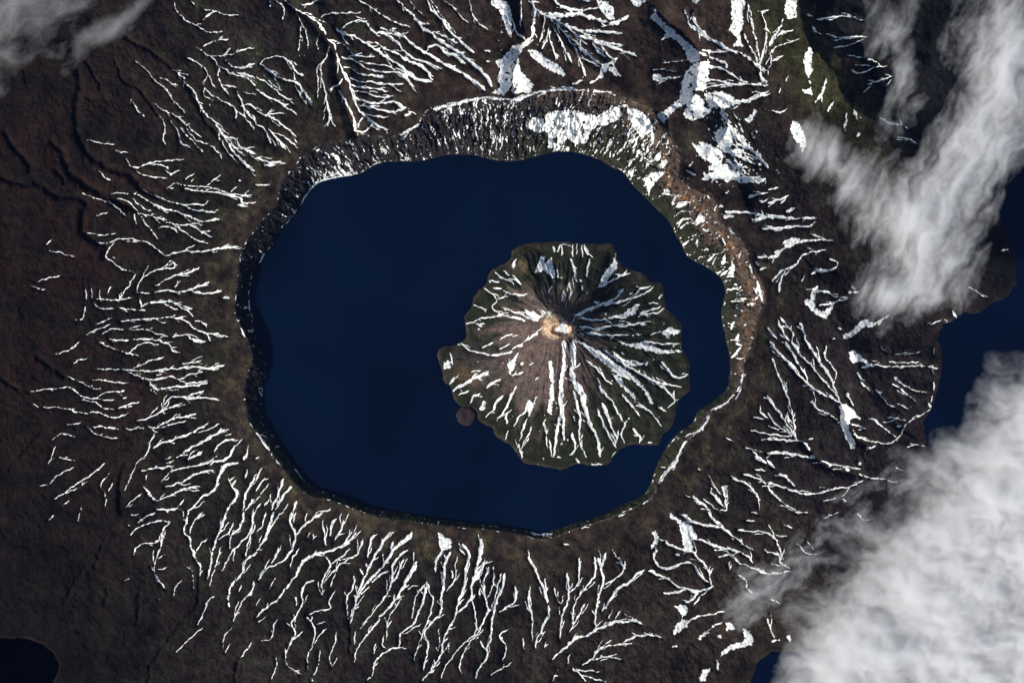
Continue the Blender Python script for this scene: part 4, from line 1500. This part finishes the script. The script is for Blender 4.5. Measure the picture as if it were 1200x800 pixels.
# ---------------------------------------------------------------- clouds : closed bodies of scattering vapour
def cloud(name, label, bounds, step, zbase, thick_fn, dens):
    x0, x1, y0, y1 = bounds
    g = Grid(np.arange(x0, x1, step), np.arange(y0, y1, step))
    T = np.maximum(thick_fn(g.X, g.Y), 0)          # thickness in px
    T[0, :] = T[-1, :] = 0; T[:, 0] = T[:, -1] = 0
    zc = zbase + 5 * fbm(g.X / 60, g.Y / 60, 2, 300)
    up = zc + T * 0.62; dn = zc - T * 0.38
    T = np.where(T > 0.35, T, 0)
    for _ in range(3):                       # drop stray crumbs
        b = (T > 0).astype(float); c = b.copy()
        for a in (0, 1):
            c = (np.roll(c, 1, a) + c + np.roll(c, -1, a)) / 3
            c = (np.roll(c, 2, a) + c + np.roll(c, -2, a)) / 3
        T = np.where(c > 0.45, T, 0)
    pm = T > 0; seen = np.zeros(pm.shape, bool)          # keep only bodies of real size
    for j, i in zip(*np.nonzero(pm)):
        if seen[j, i]: continue
        st = [(j, i)]; seen[j, i] = True; comp = []
        while st:
            a, b = st.pop(); comp.append((a, b))
            for da, db in ((1, 0), (-1, 0), (0, 1), (0, -1)):
                u, v = a + da, b + db
                if 0 <= u < pm.shape[0] and 0 <= v < pm.shape[1] and pm[u, v] and not seen[u, v]:
                    seen[u, v] = True; st.append((u, v))
        if len(comp) < 260:
            for a, b in comp: T[a, b] = 0
    zc = zbase + 5 * fbm(g.X / 60, g.Y / 60, 2, 300)
    up = zc + T * 0.62; dn = zc - T * 0.38
    pos = T > 0
    cell = pos[:-1, :-1] | pos[1:, 1:] | pos[:-1, 1:] | pos[1:, :-1]
    ny, nx = T.shape; n = ny * nx
    top = np.arange(n).reshape(ny, nx); bot = np.where(pos, top + n, top)
    def q(ix, flip):
        a = ix[:-1, :-1][cell]; b = ix[:-1, 1:][cell]; c = ix[1:, 1:][cell]; d = ix[1:, :-1][cell]
        return np.stack([a, b, c, d] if flip else [d, c, b, a], 1)
    quads = np.vstack([q(top, False), q(bot, True)])
    co = np.vstack([np.stack([g.X.ravel(), g.Y.ravel(), up.ravel()], 1), np.stack([g.X.ravel(), g.Y.ravel(), dn.ravel()], 1)])
    used = np.zeros(2 * n, bool); used[quads.ravel()] = True
    remap = np.cumsum(used) - 1; quads = remap[quads].astype(np.int32); co = co[used]
    co = np.stack([(co[:, 0] - 600) * S, (400 - co[:, 1]) * S, co[:, 2] * S], 1)
    base = co.mean(0); base[2] = co[:, 2].min()
    co = (co - base).astype(np.float32)
    me = bpy.data.meshes.new(name)
    me.vertices.add(len(co)); me.vertices.foreach_set('co', co.ravel())
    me.loops.add(quads.size); me.loops.foreach_set('vertex_index', quads.ravel())
    me.polygons.add(len(quads)); me.polygons.foreach_set('loop_start', np.arange(0, quads.size, 4, dtype=np.int32))
    me.update(calc_edges=True)
    me.materials.append(cloud_mat(name + '_vapour', dens))
    o = bpy.data.objects.new(name, me); o.location = base
    bpy.context.scene.collection.objects.link(o)
    tag(o, label, 'cloud', 'clouds drifting over the caldera flanks')
    return o

def gl(X, Y, cx, cy, rx, ry, deg=0):
    a = math.radians(deg); u = (X - cx) * math.cos(a) + (Y - cy) * math.sin(a); w = -(X - cx) * math.sin(a) + (Y - cy) * math.cos(a)
    return np.exp(-((u / rx) ** 2 + (w / ry) ** 2))
def rot(X, Y, deg):
    a = math.radians(deg); return X * math.cos(a) + Y * math.sin(a), -X * math.sin(a) + Y * math.cos(a)

def t_ne(X, Y):      # ragged cloud streaming down from the top right
    wx = X + 16 * fbm(X / 50, Y / 50, 3, 310); wy = Y + 16 * fbm(X / 50, Y / 50, 3, 313)
    u, w = rot(wx, wy, -64)                      # u along the streaks
    st_ = fbm(u / 75, w / 26, 6, 316, 0.6); sf = fbm(u / 24, w / 9, 4, 320, 0.62)
    m = (1.00 * gl(X, Y, 1110, 235, 105, 55, -64) + 0.85 * gl(X, Y, 1035, 235, 80, 45, 35) + 0.75 * gl(X, Y, 1080, 330, 70, 42, -10)
         + 0.85 * gl(X, Y, 1170, 110, 100, 42, -66) + 0.5 * gl(X, Y, 1175, 30, 60, 50) + 0.62 * gl(X, Y, 1052, 60, 75, 28, 75)
         + 0.55 * gl(X, Y, 960, 170, 60, 26, 40) + 0.40 * gl(X, Y, 1040, 345, 40, 18, 0) - 0.35 * gl(X, Y, 1100, 120, 70, 16, -60) - 0.6 * gl(X, Y, 1195, 250, 22, 50)
         - 0.3 * gl(X, Y, 1085, 60, 22, 60, 0) + 0.35 * gl(X, Y, 1205, 170, 40, 60))
    f = 1.02 * m + 0.95 * st_ + 0.24 * sf + 0.10 * fbm(X / 7, Y / 7, 3, 324) - 0.13 + 0.35 * gl(X, Y, 935, 175, 45, 22, 45) + 0.34 * gl(X, Y, 1180, 60, 130, 110) - 0.10 * gl(X, Y, 1175, 320, 40, 40)
    return 13 * np.clip(f, 0, 1.7) ** 2.0 * 1.25
cloud('cloud', 'ragged wispy white cloud streaming over the ridge and coast at the upper right', (880, 1320, -120, 420), 2.0, 92, t_ne, 0.6)

def t_se(X, Y):      # thick bank in the lower right corner
    wx = X + 14 * fbm(X / 45, Y / 45, 3, 330); wy = Y + 14 * fbm(X / 45, Y / 45, 3, 333)
    d = (wx - 905) * 0.745 + (wy - 800) * 0.667          # distance past the line (905,800)-(1210,430)
    d = ((wx - 915) * (370) + (wy - 800) * (305)) / 479.5
    f = sstep(-110, 90, d) * 1.55 + 0.5 * fbm(wx / 70, wy / 45, 5, 336, 0.55) + 0.22 * fbm(wx / 15, wy / 12, 4, 340, 0.62) - 0.22 - 0.8 * gl(X, Y, 868, 775, 45, 40)
    edge = sstep(1420, 1330, X) * sstep(1000, 930, Y) * sstep(380, 450, Y)
    return 34 * np.clip(f, 0, 2) ** 1.9 * edge
cloud('cloud', 'thick bright bank of cloud filling the lower right corner over the sea', (800, 1430, 370, 1010), 2.2, 40, t_se, 0.62)

def t_w(X, Y):       # thin wisps between the bank and the lake
    wx = X + 12 * fbm(X / 30, Y / 30, 3, 350); wy = Y + 12 * fbm(X / 30, Y / 30, 3, 353)
    u, w = rot(wx, wy, -35)
    f = 0.62 * gl(X, Y, 880, 700, 60, 35, -35) + 0.50 * gl(X, Y, 945, 650, 80, 28, -40) + 0.45 * gl(X, Y, 1030, 570, 60, 26, -30) + 0.3 * gl(X, Y, 770, 795, 45, 20) \
        + 0.9 * fbm(u / 34, w / 15, 6, 356, 0.62) + 0.16 * gl(X, Y, 960, 660, 170, 90, -40) - 0.30
    return 15 * np.clip(f, 0, 1.2) ** 1.9
cloud('cloud', 'thin torn wisp of cloud between the thick bank and the snowy gullies', (700, 1110, 500, 860), 2.0, 60, t_w, 0.55)

def t_nw(X, Y):      # grey veil in the top left corner
    wx = X + 14 * fbm(X / 40, Y / 40, 3, 370); wy = Y + 14 * fbm(X / 40, Y / 40, 3, 373)
    u, w = rot(wx, wy, -28)
    f = 1.15 * gl(X, Y, 20, 0, 125, 58, -8) + 0.62 * gl(X, Y, 115, 45, 55, 14, -30) + 0.65 * gl(X, Y, 165, 8, 40, 8, -42) + 0.5 * gl(X, Y, 0, 90, 22, 70) \
        - 0.35 * gl(X, Y, 120, 12, 42, 9, -20) + 0.85 * fbm(u / 40, w / 20, 5, 376, 0.62) - 0.42
    return 7.5 * np.clip(f + 0.26, 0, 1.4) ** 1.7
cloud('cloud', 'thin grey veil of cloud over dark land in the upper left corner', (-150, 230, -120, 170), 2.0, 62, t_nw, 0.42)

# ---------------------------------------------------------------- thin blue air between the camera and the ground
HZ = 1300.0
bm_v = [(-3100, -3100, -12), (3100, -3100, -12), (3100, 3100, -12), (-3100, 3100, -12), (-3100, -3100, HZ), (3100, -3100, HZ), (3100, 3100, HZ), (-3100, 3100, HZ)]
me = bpy.data.meshes.new('haze'); me.from_pydata(bm_v, [], [(3, 2, 1, 0), (4, 5, 6, 7), (0, 1, 5, 4), (1, 2, 6, 5), (2, 3, 7, 6), (3, 0, 4, 7)]); me.update()
mh, nth, outh = new_mat('blue_air')
pv = nth.nodes.new('ShaderNodeVolumePrincipled')
pv.inputs['Color'].default_value = (0.16, 0.34, 1.0, 1); pv.inputs['Density'].default_value = 0.85e-5
nth.links.new(pv.outputs[0], outh.inputs['Volume'])
me.materials.append(mh)
hz = bpy.data.objects.new('haze', me); bpy.context.scene.collection.objects.link(hz); tag(hz, kind='stuff')

# ---------------------------------------------------------------- sun, sky, camera
sc = bpy.context.scene
w = bpy.data.worlds.new('World'); sc.world = w; w.use_nodes = True
nt = w.node_tree; bg = nt.nodes['Background']
sky = nt.nodes.new('ShaderNodeTexSky'); sky.sky_type = 'NISHITA'; sky.sun_disc = False
EL = math.radians(36)
sdx, sdy = -0.88, -0.47                # the sun stands to the lower left of the picture
n_ = math.hypot(sdx, sdy); sdx /= n_; sdy /= n_
sky.sun_elevation = EL; sky.sun_rotation = math.atan2(sdx, sdy) % (2 * math.pi)
nt.links.new(sky.outputs[0], bg.inputs[0]); bg.inputs[1].default_value = 0.10
sun = bpy.data.lights.new('sun', 'SUN'); sun.energy = 5.0; sun.angle = math.radians(0.53); sun.color = (1.0, 0.955, 0.88)
so = bpy.data.objects.new('sun', sun); sc.collection.objects.link(so)
from mathutils import Vector
so.rotation_euler = Vector((-sdx * math.cos(EL), -sdy * math.cos(EL), -math.sin(EL))).to_track_quat('-Z', 'Y').to_euler()

cam = bpy.data.cameras.new('camera'); co_ = bpy.data.objects.new('camera', cam); sc.collection.objects.link(co_)
DIST = 1200.0
co_.location = (0, 0, DIST); co_.rotation_euler = (0, 0, 0)
cam.sensor_fit = 'HORIZONTAL'; cam.sensor_width = 36.0
cam.lens = 36.0 * (DIST - 4.0) / 120.0
cam.clip_start = 10; cam.clip_end = 20000
sc.camera = co_
sc.view_settings.view_transform = 'Standard'; sc.view_settings.look = 'None'; sc.view_settings.gamma = 1.0
sc.view_settings.exposure = 0.0; sc.view_settings.use_curve_mapping = False
sc.cycles.volume_bounces = 6; sc.cycles.max_bounces = 8; sc.cycles.diffuse_bounces = 2; sc.cycles.transparent_max_bounces = 24
